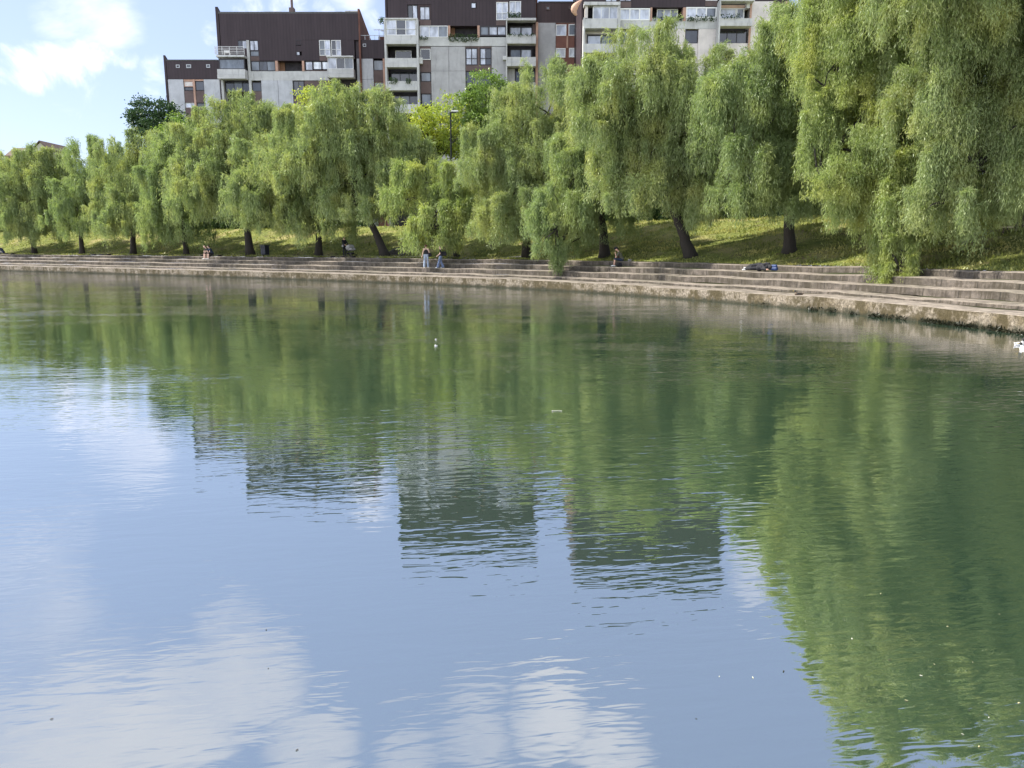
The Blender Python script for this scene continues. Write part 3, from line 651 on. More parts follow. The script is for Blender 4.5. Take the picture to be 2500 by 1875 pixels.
MB().box(x0, x1, -.7, -.66, z0 + .35, z1).box(x0, x0 + .06, -.7, -.2, z0, z1 - .3).box(x1 - .06, x1, -.7, -.2, z0, z1 - .3).box(x0, x1, -.7, -.2, z0 + .3, z0 + .36).build('garden_chair', M['white'], b.root)
# right low wing of the left block
x0, x1, zb, zt = b.xz((1846, 365, 2132, 900))
MB().box(x0 + .3, x1, 1.6, 11, -.3, zt - .02).build('wing_body', M['inner'], b.root)
b.box('cladding', M['clad'], (1852, 365, 2128, 539), .3, 1.6)
b.boxes('wall_panel', M['panel'], [(1858, 541, 2011, 734), (1858, 736, 2011, 1200)], .32, 1.6, (1,)); b.box('pilaster', M['pink'], (2104, 541, 2122, 1200), .2, 1.5, True)
b.boxes('spandrel', M['brown'], [(2013, 648, 2104, 755)], .4, 1.6); b.boxes('spandrel', M['redbr'], [(2013, 860, 2104, 1200)], .4, 1.6, (0,))
b.win((2014, 553, 2104, 648), 1, 'dkframe', 'gmid', y=.45); b.win((2014, 757, 2104, 860), 1, 'redbr', 'gmid', y=.45); b.win((1922, 402, 1952, 430), 1, 'metal', 'gdark', y=.24, name='vent')
m = MB(); x0, x1, z0, z1 = b.xz((1850, 318, 2125, 365))
m.box(x0, x1, .35, .4, z1 - .1, z1 - .04)
for xx in np.linspace(x0, x1, 7): m.box(xx - .025, xx + .025, .405, .45, z0, z1)
m.build('terrace_railing', M['metal'], b.root)
# left low wing
x0, x1, zb, zt = b.xz((60, 565, 585, 900))
MB().box(x0 + .1, x1 - .35, 1.3, 11, -.3, zt - .05).build('wing_body', M['inner'], b.root); MB().box(x0 + .1, x1 - .4, .0, 11.1, zt + .003, zt + .15).build('roof', M['roof'], b.root)
MB().prism([(-.02, -.3), (11.2, -.3), (11.2, zt + .2), (.9, zt + .2), (-.02, zt + .7)], x0 - .1, x0 + .18).build('side_wall', M['clad'], b.root)
b.box('cladding', M['clad'], (76, 568, 574, 736)); b.boxes('wall_panel', M['panel'], [(78, 739, 221, 1200), (415, 739, 563, 1200)], .0, 1.27, (0, 1)); b.box('pilaster', M['pink'], (312, 739, 330, 1200), -.04, 1.25, True)
b.boxes('spandrel', M['brown'], [(223, 845, 311, 955), (331, 845, 414, 955), (223, 1000, 311, 1200), (331, 1000, 414, 1200)], .03, 1.27, (2, 3)); b.boxes('spandrel', M['pink'], [(223, 739, 414, 752)], .05, 1.2)
b.win((226, 754, 311, 806), 1, 'pink', 'panel_b', y=.08, name='window_blind'); b.win((226, 808, 311, 842), 1, 'dkframe', 'gdark', y=.1); b.win((331, 754, 413, 842), 1, 'dkframe', 'gdark', y=.08); b.win((226, 957, 311, 1000), 1, 'white', 'glight', y=.1); b.win((331, 957, 413, 1000), 1, 'dkframe', 'gdark', y=.1)
for r in ((165, 602, 200, 632), (262, 600, 308, 634), (450, 600, 486, 632)): b.win(r, 1, 'metal', 'gdark', y=-.06, name='vent', t=.1)
# roof items
def roof_box(b, r, y, mat, name, d=1.0): b.box(name, mat, r, y, y + d)
roof_box(b, (910, 90, 972, 118), 1.0, M['balc'], 'chimney'); roof_box(b, (1672, 86, 1732, 112), 1.0, M['balc'], 'chimney')
for r in ((1008, 90, 1165, 118), (1760, 82, 1880, 112)):
    x0, x1, z0, z1 = b.xz(r); m = MB(); m.box(x0, x1, .8, 1.8, z1 - .18, z1)
    for xx in np.linspace(x0 + .3, x1 - .5, 5): m.box(xx, xx + .18, 1.0, 1.2, z0 - .1, z1 - .18)
    m.build('roof_vent', M['balc'], b.root)
x0, x1, z0, z1 = b.xz((1236, 5, 1280, 118)); xm = (x0 + x1) / 2
MB().box(x0, x1, .8, 1.6, z0, z0 + .9).tube([(xm, 1.2, z0 + .8), (xm, 1.2, z0 + 2.2)], .17, 10).tube([(xm, 1.2, z0 + 2.2), (xm, 1.2, z1)], [.15, .10], 10).build('flue_pipe', M['brown'], b.root)
roof_box(b, (1992, 206, 2052, 330), 7.0, M['brick'], 'chimney', 1.4)
def aerial(b, x, y0, y1, yd, arm=1.0):
    p0 = at_y(*b.zf(x, y0), b.Y) - b.o; p1 = at_y(*b.zf(x, y1), b.Y) - b.o; m = MB()
    m.tube([(p0[0], yd, p0[2]), (p0[0], yd, p1[2])], .035, 6); m.tube([(p0[0] - arm, yd, p1[2] - .1), (p0[0] + arm, yd, p1[2] - .1)], .03, 6)
    for i in range(5): xx = p0[0] - arm + .4 * i * arm; m.tube([(xx, yd - .35, p1[2] - .1), (xx, yd + .35, p1[2] - .1)], .02, 5)
    m.build('aerial', M['metal'], b.root)
aerial(b, 1990, 215, 120, 7.6, .7); aerial(b, 2028, 205, 125, 7.9, .3)
# ---- middle block
b = Block('apartment_building', 'middle block of flats with planted loggia and stacked balconies', Z2, 98, 800)
x0, x1, zb, zt = b.xz((98, -550, 1482, 900))
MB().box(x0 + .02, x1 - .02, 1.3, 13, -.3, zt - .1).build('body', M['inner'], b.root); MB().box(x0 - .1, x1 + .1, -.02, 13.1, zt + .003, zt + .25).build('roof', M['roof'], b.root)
MB().box(x0 - .2, x0 + .018, -.03, 13.05, -.3, zt).build('side_wall', M['clad'], b.root)
MB().box(x1 - .018, x1 + .2, .9, 13.05, -.3, zt).build('side_wall', M['brick'], b.root)
b.boxes('cladding', M['clad'], [(105, -550, 1480, 8), (105, 8, 290, 198), (506, 8, 878, 240), (878, 8, 930, 22), (878, 78, 930, 240), (930, 8, 1112, 240), (1342, 8, 1480, 192), (1222, 8, 1234, 186), (290, 8, 506, 42)])
b.boxes('spandrel', M['brown'], [(400, 186, 506, 236), (1112, 190, 1208, 236), (1112, 8, 1222, 18), (290, 182, 400, 198)], .0)
b.win((292, 44, 382, 182), 2, 'dkframe', panes=['gdark', 'glight'], y=.1); b.win((404, 60, 496, 184), 2, 'dkframe', 'glight', y=.05); b.box('spandrel', M['clad_b'], (384, 44, 404, 186)); b.box('spandrel', M['clad_b'], (404, 44, 506, 59), .02); b.box('spandrel', M['clad_b'], (497, 59, 506, 186), .03)
b.win((880, 24, 926, 77), 1, 'dkframe', 'glight'); b.win((1113, 20, 1222, 187), 2, 'white', 'glight', rail=True); b.win((1236, 12, 1342, 187), 2, 'white', 'glight', rail=True)
b.boxes('concrete_band', M['balc'], [(392, 352, 1206, 428), (392, 346, 1206, 352)], .0)
b.boxes('pilaster', M['pink'], [(664, 238, 683, 350), (936, 238, 957, 350)], -.05, 1.2); b.box('pilaster', M['pink'], (1480, 205, 1502, 1200), -.05, 1.2, True)
b.boxes('pilaster', M['balc'], [(80, 200, 98, 1300), (376, 200, 394, 1300), (1204, 195, 1214, 900)], -1.1, .0, (0, 1, 2))
b.win((400, 240, 660, 348), 3, 'white', panes=['glight', 'glight', 'gmid']); b.win((958, 240, 1208, 335), 3, 'dkframe', panes=['gmid', 'glight', 'glight'], t=.16); b.win((1232, 238, 1452, 345), 2, 'dkframe', panes=['glight', 'glight'], t=.16, y=.3); b.box('spandrel', M['brown'], (1452, 218, 1480, 345), .32)
b.box('reveal', M['reveal'], (684, 240, 722, 345), .9, 1.28)
b.win((402, 455, 496, 556), 1, 'white', 'gdark'); b.win((402, 672, 494, 758), 1, 'dkframe', 'gmid', y=.1); b.win((402, 872, 494, 985), 1, 'dkframe', 'gmid', y=.1)
b.boxes('spandrel', M['brown'], [(398, 560, 496, 670), (398, 760, 496, 870), (824, 608, 1066, 660), (936, 440, 956, 608), (398, 432, 496, 453), (824, 432, 1066, 444)], .02)
b.boxes('wall_panel', M['panel_w'], [(499, 434, 664, 660), (666, 434, 821, 660), (499, 662, 664, 1300), (666, 662, 821, 1300), (1068, 434, 1204, 1300), (1207, 640, 1285, 1300)], .0, 1.26, (2, 3, 4, 5))
b.win((825, 446, 935, 606), 2, 'dkframe', 'glight', t=.1, rail=True, y=.05); b.win((958, 446, 1066, 606), 2, 'dkframe', panes=['glight', 'gdark'], t=.1, rail=True, y=.05); b.win((826, 662, 1066, 800), 4, 'dkframe', 'gdark', y=.1)
b.win((1236, 446, 1448, 545), 2, 'dkframe', panes=['gmid', 'glight'], t=.16, y=.3); b.win((1290, 640, 1476, 760), 2, 'dkframe', 'gdark', y=.3); b.boxes('lower_wall', M['panel_w'], [(1287, 765, 1480, 1300)], .1, 1.26, (0,))
b.win((100, 205, 372, 350), 3, 'white', y=-1.0, name='balcony_glazing', t=.08, panes=['glight', 'gdark', 'glight'], rail=True); b.parapet((84, 352, 378, 432)); b.parapet((84, 190, 392, 204), name='balcony_slab')
b.parapet((84, 560, 378, 645)); b.parapet((84, 772, 378, 858)); b.parapet((84, 985, 378, 1070)); b.parapet((1206, 345, 1480, 428)); b.parapet((1206, 190, 1480, 214), name='balcony_slab'); b.parapet((1206, 550, 1480, 635))
b.win((160, 460, 312, 560), 1, 'white', 'gdark', y=.6); b.win((110, 650, 372, 770), 3, 'dkframe', 'gdark', y=.7); b.win((110, 880, 372, 985), 3, 'dkframe', panes=['gdark', 'gmid', 'gdark'], y=.7)
b.box('air_conditioner', M['acunit'], (388, 545, 424, 600), -.5, -.02); b.box('air_conditioner', M['acunit'], (1172, 528, 1204, 562), -.4, -.02)
# right wing of the middle block
x0, x1, zb, zt = b.xz((1484, 8, 1905, 900))
MB().box(x0 + .3, x1 + 2.5, 1.9, 12, -.3, zt - .02).build('wing_body', M['inner'], b.root); MB().box(x0 + .25, x1 + 2.6, .55, 12.1, zt + .003, zt + .12).build('roof', M['roof'], b.root)
b.box('cladding', M['clad_b'], (1492, 9, 1990, 192), .6, 1.88); b.box('wall_panel', M['panel_w'], (1504, 200, 1668, 1300), .55, 1.88, True); b.box('spandrel', M['brown'], (1492, 193, 1990, 199), .62, 1.86)
b.boxes('spandrel', M['redbr'], [(1670, 320, 1990, 434), (1670, 524, 1990, 1300), (1766, 200, 1788, 320), (1762, 434, 1794, 524), (1888, 200, 1990, 320), (1884, 434, 1990, 524), (1670, 200, 1766, 214), (1788, 200, 1888, 210)], .65, 1.86, (1,))
for r, g in (((1670, 214, 1768, 320), 'glight'), ((1788, 210, 1888, 318), 'gmid'), ((1672, 436, 1762, 524), 'gwhite'), ((1795, 434, 1884, 522), 'gwhite')): b.win(r, 1, 'white', g, y=.6, t=.1)
b.boxes('pilaster', M['pink'], [(1770, 320, 1786, 434), (1886, 200, 1904, 1300)], .56, 1.5, (1,))
for r in ((1574, 42, 1612, 80), (1786, 42, 1842, 72)): b.win(r, 1, 'brown', 'gdark', y=.52, name='vent', t=.1)
aerial(b, 40, 175, 150, 1.0, .4)
def planter(b, r, y, seed, label_part='balcony_plants', dens=70):
    rr = np.random.default_rng(seed); x0, x1, z0, z1 = b.xz(r); n = int((x1 - x0) * dens)
    P = np.column_stack([rr.uniform(x0, x1, n), y + rr.normal(0, .18, n), z0 + (z1 - z0) * rr.uniform(0, 1, n) ** 1.3])
    quads_mesh(label_part, leaf_quads(P, rr.normal(0, 1, (n, 3)) + np.array([0, 0, .4]), .22, .12, rr), M['dark'] if seed % 2 else M['hedge'], b.root)
planter(b, (668, 322, 945, 388), -.08, 2, dens=150); planter(b, (1215, 130, 1338, 192), -.25, 4, dens=180); planter(b, (395, 345, 470, 372), -.1, 3); planter(b, (1225, 340, 1475, 362), -1.1, 5, dens=40)
planter(b, (118, 745, 190, 800), -1.0, 6, dens=180); planter(b, (270, 748, 325, 800), -1.0, 8, dens=180); planter(b, (30, 180, 92, 235), -.6, 7, dens=160)
# ---- right block
b = Block('apartment_building', 'right block of flats with white framed windows, rising out of the picture', Z3, 89, 1100)
x0, x1, zb, zt = b.xz((166, -800, 1712, 900))
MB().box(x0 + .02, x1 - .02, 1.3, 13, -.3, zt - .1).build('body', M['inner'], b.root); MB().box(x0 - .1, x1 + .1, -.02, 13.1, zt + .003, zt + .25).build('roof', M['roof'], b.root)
MB().box(x0 - .2, x0 + .018, .0, 13.05, -.3, zt).build('side_wall', M['clad'], b.root)
b.boxes('cladding', M['clad'], [(168, -800, 1710, -60), (168, -60, 365, 42), (606, -60, 1292, 68), (474, -60, 498, 66), (1404, -60, 1710, -10)]); b.boxes('spandrel', M['brown'], [(498, 14, 606, 70), (1292, 6, 1404, 56), (365, 18, 475, 44)], .0)
b.win((368, -58, 474, 18), 2, 'dkframe', 'glight'); b.win((498, -58, 606, 14), 2, 'dkframe', 'glight'); b.win((1294, -60, 1404, 5), 2, 'white', 'glight')
b.win((500, 76, 784, 190), 3, 'white', 'glight', t=.14); b.win((1118, 66, 1402, 168), 3, 'white', panes=['glight', 'glight', 'gmid'], t=.14); b.win((855, 72, 1050, 165), 3, 'white', panes=['gmid', 'glight', 'gmid'], y=.5)
b.boxes('pilaster', M['pink'], [(786, 70, 804, 196), (1090, 70, 1116, 196)], -.05, 1.2); b.boxes('pilaster', M['balc'], [(474, 44, 496, 1300), (1403, 30, 1416, 1300), (160, 190, 176, 1300)], -1.1, .0, (0, 1, 2))
b.boxes('concrete_band', M['balc'], [(497, 196, 1402, 268), (497, 190, 784, 196), (1118, 168, 1402, 196), (805, 166, 1089, 196)], .0)
b.parapet((164, 198, 472, 290)); b.parapet((164, 44, 492, 78), name='balcony_slab'); b.parapet((164, 430, 472, 515)); b.parapet((1416, 196, 1710, 268)); b.parapet((1410, 14, 1722, 40), name='balcony_slab')
b.win((246, 84, 474, 200), 3, 'white', 'glight', y=-.9, name='balcony_glazing'); b.box('balcony_wall', M['panel_b'], (176, 80, 200, 190), -.95, .0)
b.box('balcony_wall', M['peach'], (1418, 40, 1708, 68), .3, 1.28); b.win((1424, 68, 1592, 168), 1, 'white', 'glight', y=.3, t=.12); b.win((1592, 68, 1666, 168), 1, 'white', 'gmid', y=.3, t=.12)
b.box('air_conditioner', M['acunit'], (1668, 36, 1696, 84), -.45, .25)
b.boxes('balcony_wall', M['panel_b'], [(176, 292, 472, 318), (176, 318, 200, 428)], .0, 1.26); b.win((202, 320, 470, 428), 2, 'dkframe', panes=['glight', 'gmid'], y=.1, t=.14)
b.win((498, 282, 604, 410), 1, 'dkframe', 'gmid', t=.1); b.win((190, 520, 472, 680), 3, 'white', 'gmid', y=.1); b.boxes('wall_panel', M['panel_b'], [(1242, 270, 1402, 900), (606, 270, 1118, 900), (497, 410, 604, 900)], .0, 1.26, (0, 1, 2)); b.win((1122, 275, 1240, 400), 1, 'dkframe', 'gdark', y=.2); b.boxes('lower_wall', M['panel_b'], [(1120, 402, 1241, 900), (1418, 400, 1708, 900)], .1, 1.26, (0, 1)); b.win((1422, 275, 1700, 398), 3, 'dkframe', 'gdark', y=.3)
b.box('wall_panel', M['panel_b'], (1714, 12, 1922, 900), .0, 1.6, True); b.box('cladding', M['clad'], (1714, -260, 2070, 11), .05, 1.6); b.box('spandrel', M['peach'], (1924, 42, 2032, 900), .1, 1.6, True); b.box('spandrel', M['brown'], (1924, 12, 2032, 40), .1, 1.6); b.box('pilaster', M['pink'], (1708, 12, 1726, 900), -.06, .0, True)
b.box('pilaster', M['peach'], (2034, 12, 2068, 900), -.02, 1.6, True); x0, x1, z0, z1 = b.xz((1714, -258, 2070, 900)); MB().box(x0, x1, 1.62, 12, -.3, z1).build('wing_body', M['inner'], b.root)
planter(b, (1130, 150, 1395, 200), -.1, 11, dens=70); planter(b, (1420, 160, 1600, 200), -1.05, 13, dens=60); planter(b, (815, 160, 1085, 195), -.1, 15, dens=80)
x0, x1, z0, z1 = b.xz((88, 14, 165, 160)); m = MB(); p = []
for i in range(9):
    a = i / 8; p.append((x1 - .2 - (x1 - x0) * math.sin(a * 2.4) * .95, -.6, z1 + (z0 - z1) * a))
m.tube(p, [.06, .14, .24, .33, .38, .36, .28, .2, .1], 10); m.build('balcony_parasol', M['orange'], b.root, True)
# gabled house far left
g0 = at_y(60, 345, 150); hs = thing('gabled_house', 'distant gabled house with brown tiled roof at the far left, mostly behind willow tops', 'house', (g0[0], 150, 4.4))
pk = at_y(98, 347, 150) - np.array([g0[0], 150, 4.4]); ev = at_y(114, 361, 150) - np.array([g0[0], 150, 4.4]); hw = ev[0] - pk[0]
MB().prism([(0, -.3), (8, -.3), (8, ev[2]), (0, ev[2])], pk[0] - hw, pk[0] + hw).build('wall', M['render'], hs)
gm = MB(); n = 0
gm.v += [(pk[0] - hw, 0, ev[2]), (pk[0] + hw, 0, ev[2]), (pk[0], 0, pk[2]), (pk[0] - hw, 8, ev[2]), (pk[0] + hw, 8, ev[2]), (pk[0], 8, pk[2])]; gm.f += [(0, 1, 2), (5, 4, 3), (0, 2, 5, 3), (1, 4, 5, 2)]
gm.build('gable', M['render'], hs)
rm = MB()
for sgn in (-1, 1):
    i = len(rm.v); e = (pk[0] + sgn * (hw + .4)); ze = ev[2] - .35
    rm.v += [(pk[0], -.35, pk[2] + .12), (e, -.35, ze), (e, 8.3, ze), (pk[0], 8.3, pk[2] + .12), (pk[0], -.35, pk[2] + .3), (e, -.35, ze + .18), (e, 8.3, ze + .18), (pk[0], 8.3, pk[2] + .3)]
    rm.f += [tuple(i + q for q in f) for f in ((0, 1, 2, 3), (7, 6, 5, 4), (0, 4, 5, 1), (1, 5, 6, 2), (2, 6, 7, 3), (3, 7, 4, 0))]
rm.build('roof', M['tile'], hs)
MB().prism([(2, ev[2] - 6), (8, ev[2] - 6), (8, ev[2] - 1.2), (5, pk[2] - .45), (2, ev[2] - 1.2)], pk[0] - 8.5, pk[0] - hw * .4).build('wing_roof', M['tile'], hs)
MB().box(pk[0] - 8.3, pk[0] - hw - .01, 2.2, 7.8, -.3, ev[2] - 6.01).build('wing_wall', M['render'], hs)
# white building glimpsed behind the right willows
a = at_y(1960, 500, 62); wb = thing('pale_building', 'low pale building glimpsed through the strands of the right willows', 'building', (a[0], 62, 4.4))
MB().box(0, 14, 0, 8, -.3, 5.2).build('wall', M['white'], wb); MB().box(-.2, 14.2, -.2, 8.2, 5.203, 5.45).build('roof', M['roof'], wb)
for i in range(5): w_ = MB().box(.8 + i * 2.6, 2.2 + i * 2.6, -.06, .05, 1.2, 3.4).build('window', M['dkframe'], wb); MB().box(.9 + i * 2.6, 2.1 + i * 2.6, -.075, -.062, 1.3, 3.3).build('pane', M['gmid'], w_)
# ------------------------------------------------------------------ stairs up the bank
p0, nr, tg = on_bank(848 * K, 8.0); N = 14; D = 7.4; sw = 2.0
ang = math.atan2(nr[1], nr[0]) - math.pi / 2 - R(8)
st = thing('bank_stairs', 'straight flight of dark stairs climbing the grassy bank beside the leaning trunk', 'stairs', (p0[0], p0[1], p0[2]), ang)
zr = 4.5 - p0[2]
for i in range(N):
    MB().box(-sw / 2, sw / 2, i * D / N, (i + 1) * D / N + .02, (i * zr / N) - .4, (i + 1) * zr / N - .06).build('step', M['stair'], st)
    MB().box(-sw / 2, sw / 2, i * D / N - .03, (i + 1) * D / N, (i + 1) * zr / N - .058, (i + 1) * zr / N).build('tread_slab', M['stair_k'], st)
for sx in (-sw / 2 - .13, sw / 2 + .13): MB().prism([(-.2, -.4), (D + .3, zr - .4), (D + .3, zr + .14), (-.2, .14)], sx - .12, sx + .12).build('side_kerb', M['stair_k'], st)
# ------------------------------------------------------------------ street lamp, bin, benches, stakes
lp = at_y(1102, 420, 72); zl = at_y(1102, 272, 72)[2] - 4.45
lam = thing('street_lamp', 'tall dark street lamp with flat pale head in front of the leafy trees', 'street lamp', (lp[0], 72, 4.45))
MB().tube([(0, 0, -.3), (0, 0, 1.2), (0, 0, 1.25), (0, 0, zl - .1)], [.14, .14, .10, .075], 10).build('pole', M['post'], lam, True)
MB().box(-.06, .5, -.05, .05, zl - .14, zl - .06).build('arm', M['post'], lam)
hd = MB().box(.08, .72, -.17, .17, zl - .05, zl + .07).build('lamp_head', M['lampw'], lam); bv = hd.modifiers.new('b', 'BEVEL'); bv.width = .04; bv.segments = 2
MB().box(.14, .66, -.12, .12, zl - .07, zl - .052).build('lens', M['gwhite'], hd)
pb, nb, tb = on_bank(647, 5.9); bn = thing('litter_bin', 'dark square litter bin on the grass between two willow trunks', 'litter bin', pb, math.atan2(tb[1], tb[0]))
m = MB(); m.box(-.30, .30, -.27, .27, .12, .95); q = m.build('bin_body', M['bin'], bn); bv = q.modifiers.new('b', 'BEVEL'); bv.width = .03
MB().box(-.37, .37, -.33, .33, .96, 1.02).build('bin_lid', M['bin'], bn)
for sx in (-.24, .18): MB().box(sx, sx + .06, -.2, .2, -.05, .12).build('leg', M['metal'], bn)
MB().box(-.18, .18, -.28, -.271, .70, .84).build('slot', M['rubber'], bn)
def bench(label, u, ln, d=4.45):
    p, nn, tt = on_bank(u * K, d); p[2] = ZT + .03; o = thing('bench_top', label, 'bench', p, math.atan2(tt[1], tt[0]), 'low dark wooden benches on the top step')
    for i in range(4): MB().box(-ln / 2, ln / 2, -.24 + i * .125, -.13 + i * .125, .09, .135).build('slat', M['wood_d'], o)
    for xx in (-ln / 2 + .3, 0, ln / 2 - .3): MB().box(xx - .05, xx + .05, -.22, .24, 0, .088).build('support', M['wood_d'], o)
    return o
B0 = bench('dark wooden bench at the left photo edge, under the seated figure', 12, 3.6)
bench('empty dark wooden bench left of the straight upright trunk', 218, 3.2)
B1 = bench('dark wooden bench under the seated couple', 455, 3.0)
bench('dark wooden bench in front of the pram', 740, 3.0)
p, nn, tt = on_bank(2178 * K, 10.5); tsk = thing('tree_stakes', 'dark timber stakes with a low pale crosspiece, propping a young tree on the right slope', 'tree stakes', p, 0)
pz = lambda x, y: float(zbank(10.5 + y, p[0])) - p[2]
for (x, y) in ((-.35, 0), (-.02, .25), (.22, 0), (.75, .4)): MB().tube([(x, y, -.4), (x + .02, y, 2.1)], [.05, .045], 7).build('stake', M['timber'], tsk)
MB().box(-.55, .05, -.09, -.055, .18, .26).build('crosspiece', M['timber_l'], tsk)
tc = np.random.default_rng(4); n = 260
sapl = thing('young_tree', 'spindly young tree held between timber stakes on the right slope', 'tree', p + np.array([.1, .12, 0]), 0)
MB().tube([(0, 0, -.2), (.03, 0, 1.6), (0, 0, 3.1)], [.035, .028, .012], 7).build('trunk', M['timber'], sapl)
quads_mesh('crown', leaf_quads(np.column_stack([tc.normal(0, .35, n), tc.normal(0, .35, n), tc.uniform(1.9, 3.4, n)]), tc.normal(0, 1, (n, 3)), .18, .09, tc), M['mid'], sapl)
p, nn, tt = on_bank(2105 * K, 8.8); rk = MB(); rr = np.random.default_rng(9)
for i in range(7): rk.ball((rr.normal(0, .12) + i * .16 - .4, rr.normal(0, .2), .05 + i * .09), .15 + rr.uniform(-.04, .06), 8, 6, (1.1, .9, .7))
ro = rk.build('old_stump', M['rock'], None, False); ro.location = p; tag(ro, 'grey weathered stump lying on the right slope beside the stakes', 'stump')
md = ro.modifiers.new('r', 'REMESH'); md.mode = 'VOXEL'; md.voxel_size = .05
# ------------------------------------------------------------------ people
def blob(name, mat, segs, parent, vox=.016, balls=()):
    m = MB()
    for (a, b_, ra, rb) in segs:
        a, b_ = Vector(a), Vector(b_); pts = []; rad = []; L = (b_ - a).length
        for i in range(-3, 0): w = i / 3; pts.append(a - (b_ - a).normalized() * ra * -w * .9); rad.append(ra * math.sqrt(max(.05, 1 - w * w * .9)))
        for i in range(5): pts.append(a.lerp(b_, i / 4)); rad.append(ra + (rb - ra) * i / 4)
        for i in range(1, 4): w = i / 3; pts.append(b_ + (b_ - a).normalized() * rb * w * .9); rad.append(rb * math.sqrt(max(.05, 1 - w * w * .9)))
        m.tube(pts, rad, 10)
    for (c, r, sc) in balls: m.ball(c, r, 12, 9, sc)
    o = m.build(name, mat, parent, True); md = o.modifiers.new('r', 'REMESH'); md.mode = 'VOXEL'; md.voxel_size = vox; md.use_smooth_shade = True
    sm = o.modifiers.new('s', 'SMOOTH'); sm.iterations = 2; return o
def hand(wr, d, side):
    wr = Vector(wr); d = Vector(d).normalized(); s = d.cross(Vector((0, 1, .2))); s = s.normalized() if s.length > .05 else Vector((1, 0, 0)); segs = [(wr, wr + d * .075, .026, .033)]
    for i, l in enumerate((.062, .075, .07, .052)):
        b0 = wr + d * .085 + s * (i - 1.5) * .019; k = b0 + d * l * .55; e = k + (d + s.cross(d) * .45 * side).normalized() * l * .5
        segs += [(b0, k, .0095, .009), (k, e, .009, .0075)]
    th = wr + d * .03 - s * .028; segs.append((th, th - s * .03 + d * .045, .011, .009)); return segs
def torso(J, g=1.0):
    p, c, n = Vector(J['pel']), Vector(J['chest']), Vector(J['neck']); s0, s1 = Vector(J['sL']), Vector(J['sR'])
    ax = (s1 - s0).normalized(); w = p.lerp(c, .5)
    return [(p - ax * .07, p + ax * .07, .115 * g, .115 * g), (p - ax * .05, w - ax * .05, .11 * g, .095 * g), (p + ax * .05, w + ax * .05, .11 * g, .095 * g), (w - ax * .05, c - ax * .07, .095 * g, .11 * g), (w + ax * .05, c + ax * .07, .095 * g, .11 * g), (c - ax * .07, s0, .10 * g, .062 * g), (c + ax * .07, s1, .10 * g, .062 * g), (s0, s1, .06 * g, .06 * g)]
def limb_s(J, a, b_, c, ra, rb, rc): return [(J[a], J[b_], ra, rb), (J[b_], J[c], rb, rc)]
def person(label, loc, rz, J, skin, clothes, hair, hairlen=0.0, facing=(0, 1, 0), group=None, shoes='shoe', cap=None):
    root = thing('person', label, 'person', loc, rz, group); h = Vector(J['head']); n = Vector(J['neck']); f = Vector(facing).normalized(); up = (h - n).normalized(); sd = f.cross(up).normalized()
    S = torso(J, .92) + [(n - up * .05, h - up * .04, .05, .052)] + limb_s(J, 'sL', 'eL', 'wL', .047, .040, .028) + limb_s(J, 'sR', 'eR', 'wR', .047, .040, .028) + limb_s(J, 'hL', 'kL', 'aL', .080, .056, .038) + limb_s(J, 'hR', 'kR', 'aR', .080, .056, .038)
    for q, sgn in (('L', 1), ('R', -1)):
        S += hand(J['w' + q], Vector(J['w' + q]) - Vector(J['e' + q]), sgn); a = Vector(J['a' + q]); ft = Vector(J.get('f' + q, (f.x, f.y, 0))).normalized(); S.append((a - ft * .04 - Vector((0, 0, .045)), a + ft * .15 - Vector((0, 0, .06)), .036, .03))
    S += [(h + f * .095 - up * .01, h + f * .112 - up * .03, .012, .016), (h + sd * .078, h + sd * .083 - up * .02, .018, .014), (h - sd * .078, h - sd * .083 - up * .02, .018, .014), (h + f * .05 - up * .09, h + f * .06 - up * .10, .04, .036)]
    body = blob('body', skin, S, root, .0125, [(h, .105, (.80, .92, 1.08))])
    eyes = MB()
    for sg in (-1, 1): eyes.ball(h + f * .093 + sd * sg * .034 + up * .01, .011, 8, 6)
    eyes.build('eyes', M['hair_d'], root, True)
    MB().ball(h + f * .098 - up * .052, .018, 8, 6, (1.3, .6, .4)).build('mouth', M['maroon'], root, True)
    hs = [(h - f * .03 + up * .035, h - f * .05 + up * .01, .092, .088)]
    if hairlen: hs += [(h - f * .06, h - f * .085 - up * hairlen, .075, .05)]
    blob('hair', hair, hs, root, .016)
    if cap: blob('cap', cap, [(h + up * .07 - f * .03, h + up * .075 + f * .03, .09, .09), (h + up * .055 + f * .08, h + up * .045 + f * .16, .03, .02)], root, .014)
    for nm, mt, segs in clothes: blob(nm, mt, segs, root, .016)
    if shoes:
        for q in 'LR':
            a = Vector(J['a' + q]); ft = Vector(J.get('f' + q, (f.x, f.y, 0))).normalized(); blob('shoe', M[shoes], [(a - ft * .05 - Vector((0, 0, .045)), a + ft * .16 - Vector((0, 0, .058)), .048, .04)], root, .014)
    return root
def stand(spread=.1):
    return dict(pel=(0, 0, .93), chest=(0, 0, 1.22), neck=(0, 0, 1.42), head=(0, .02, 1.57), sL=(-.165, 0, 1.36), sR=(.165, 0, 1.36), eL=(-.22, -.01, 1.09), eR=(.22, -.01, 1.09), wL=(-.25, .04, .85), wR=(.25, .04, .85), hL=(-.085, 0, .90), hR=(.085, 0, .90), kL=(-.09 - spread * .5, .02, .49), kR=(.09 + spread * .5, .02, .49), aL=(-.09 - spread, -.01, .08), aR=(.09 + spread, -.01, .08))
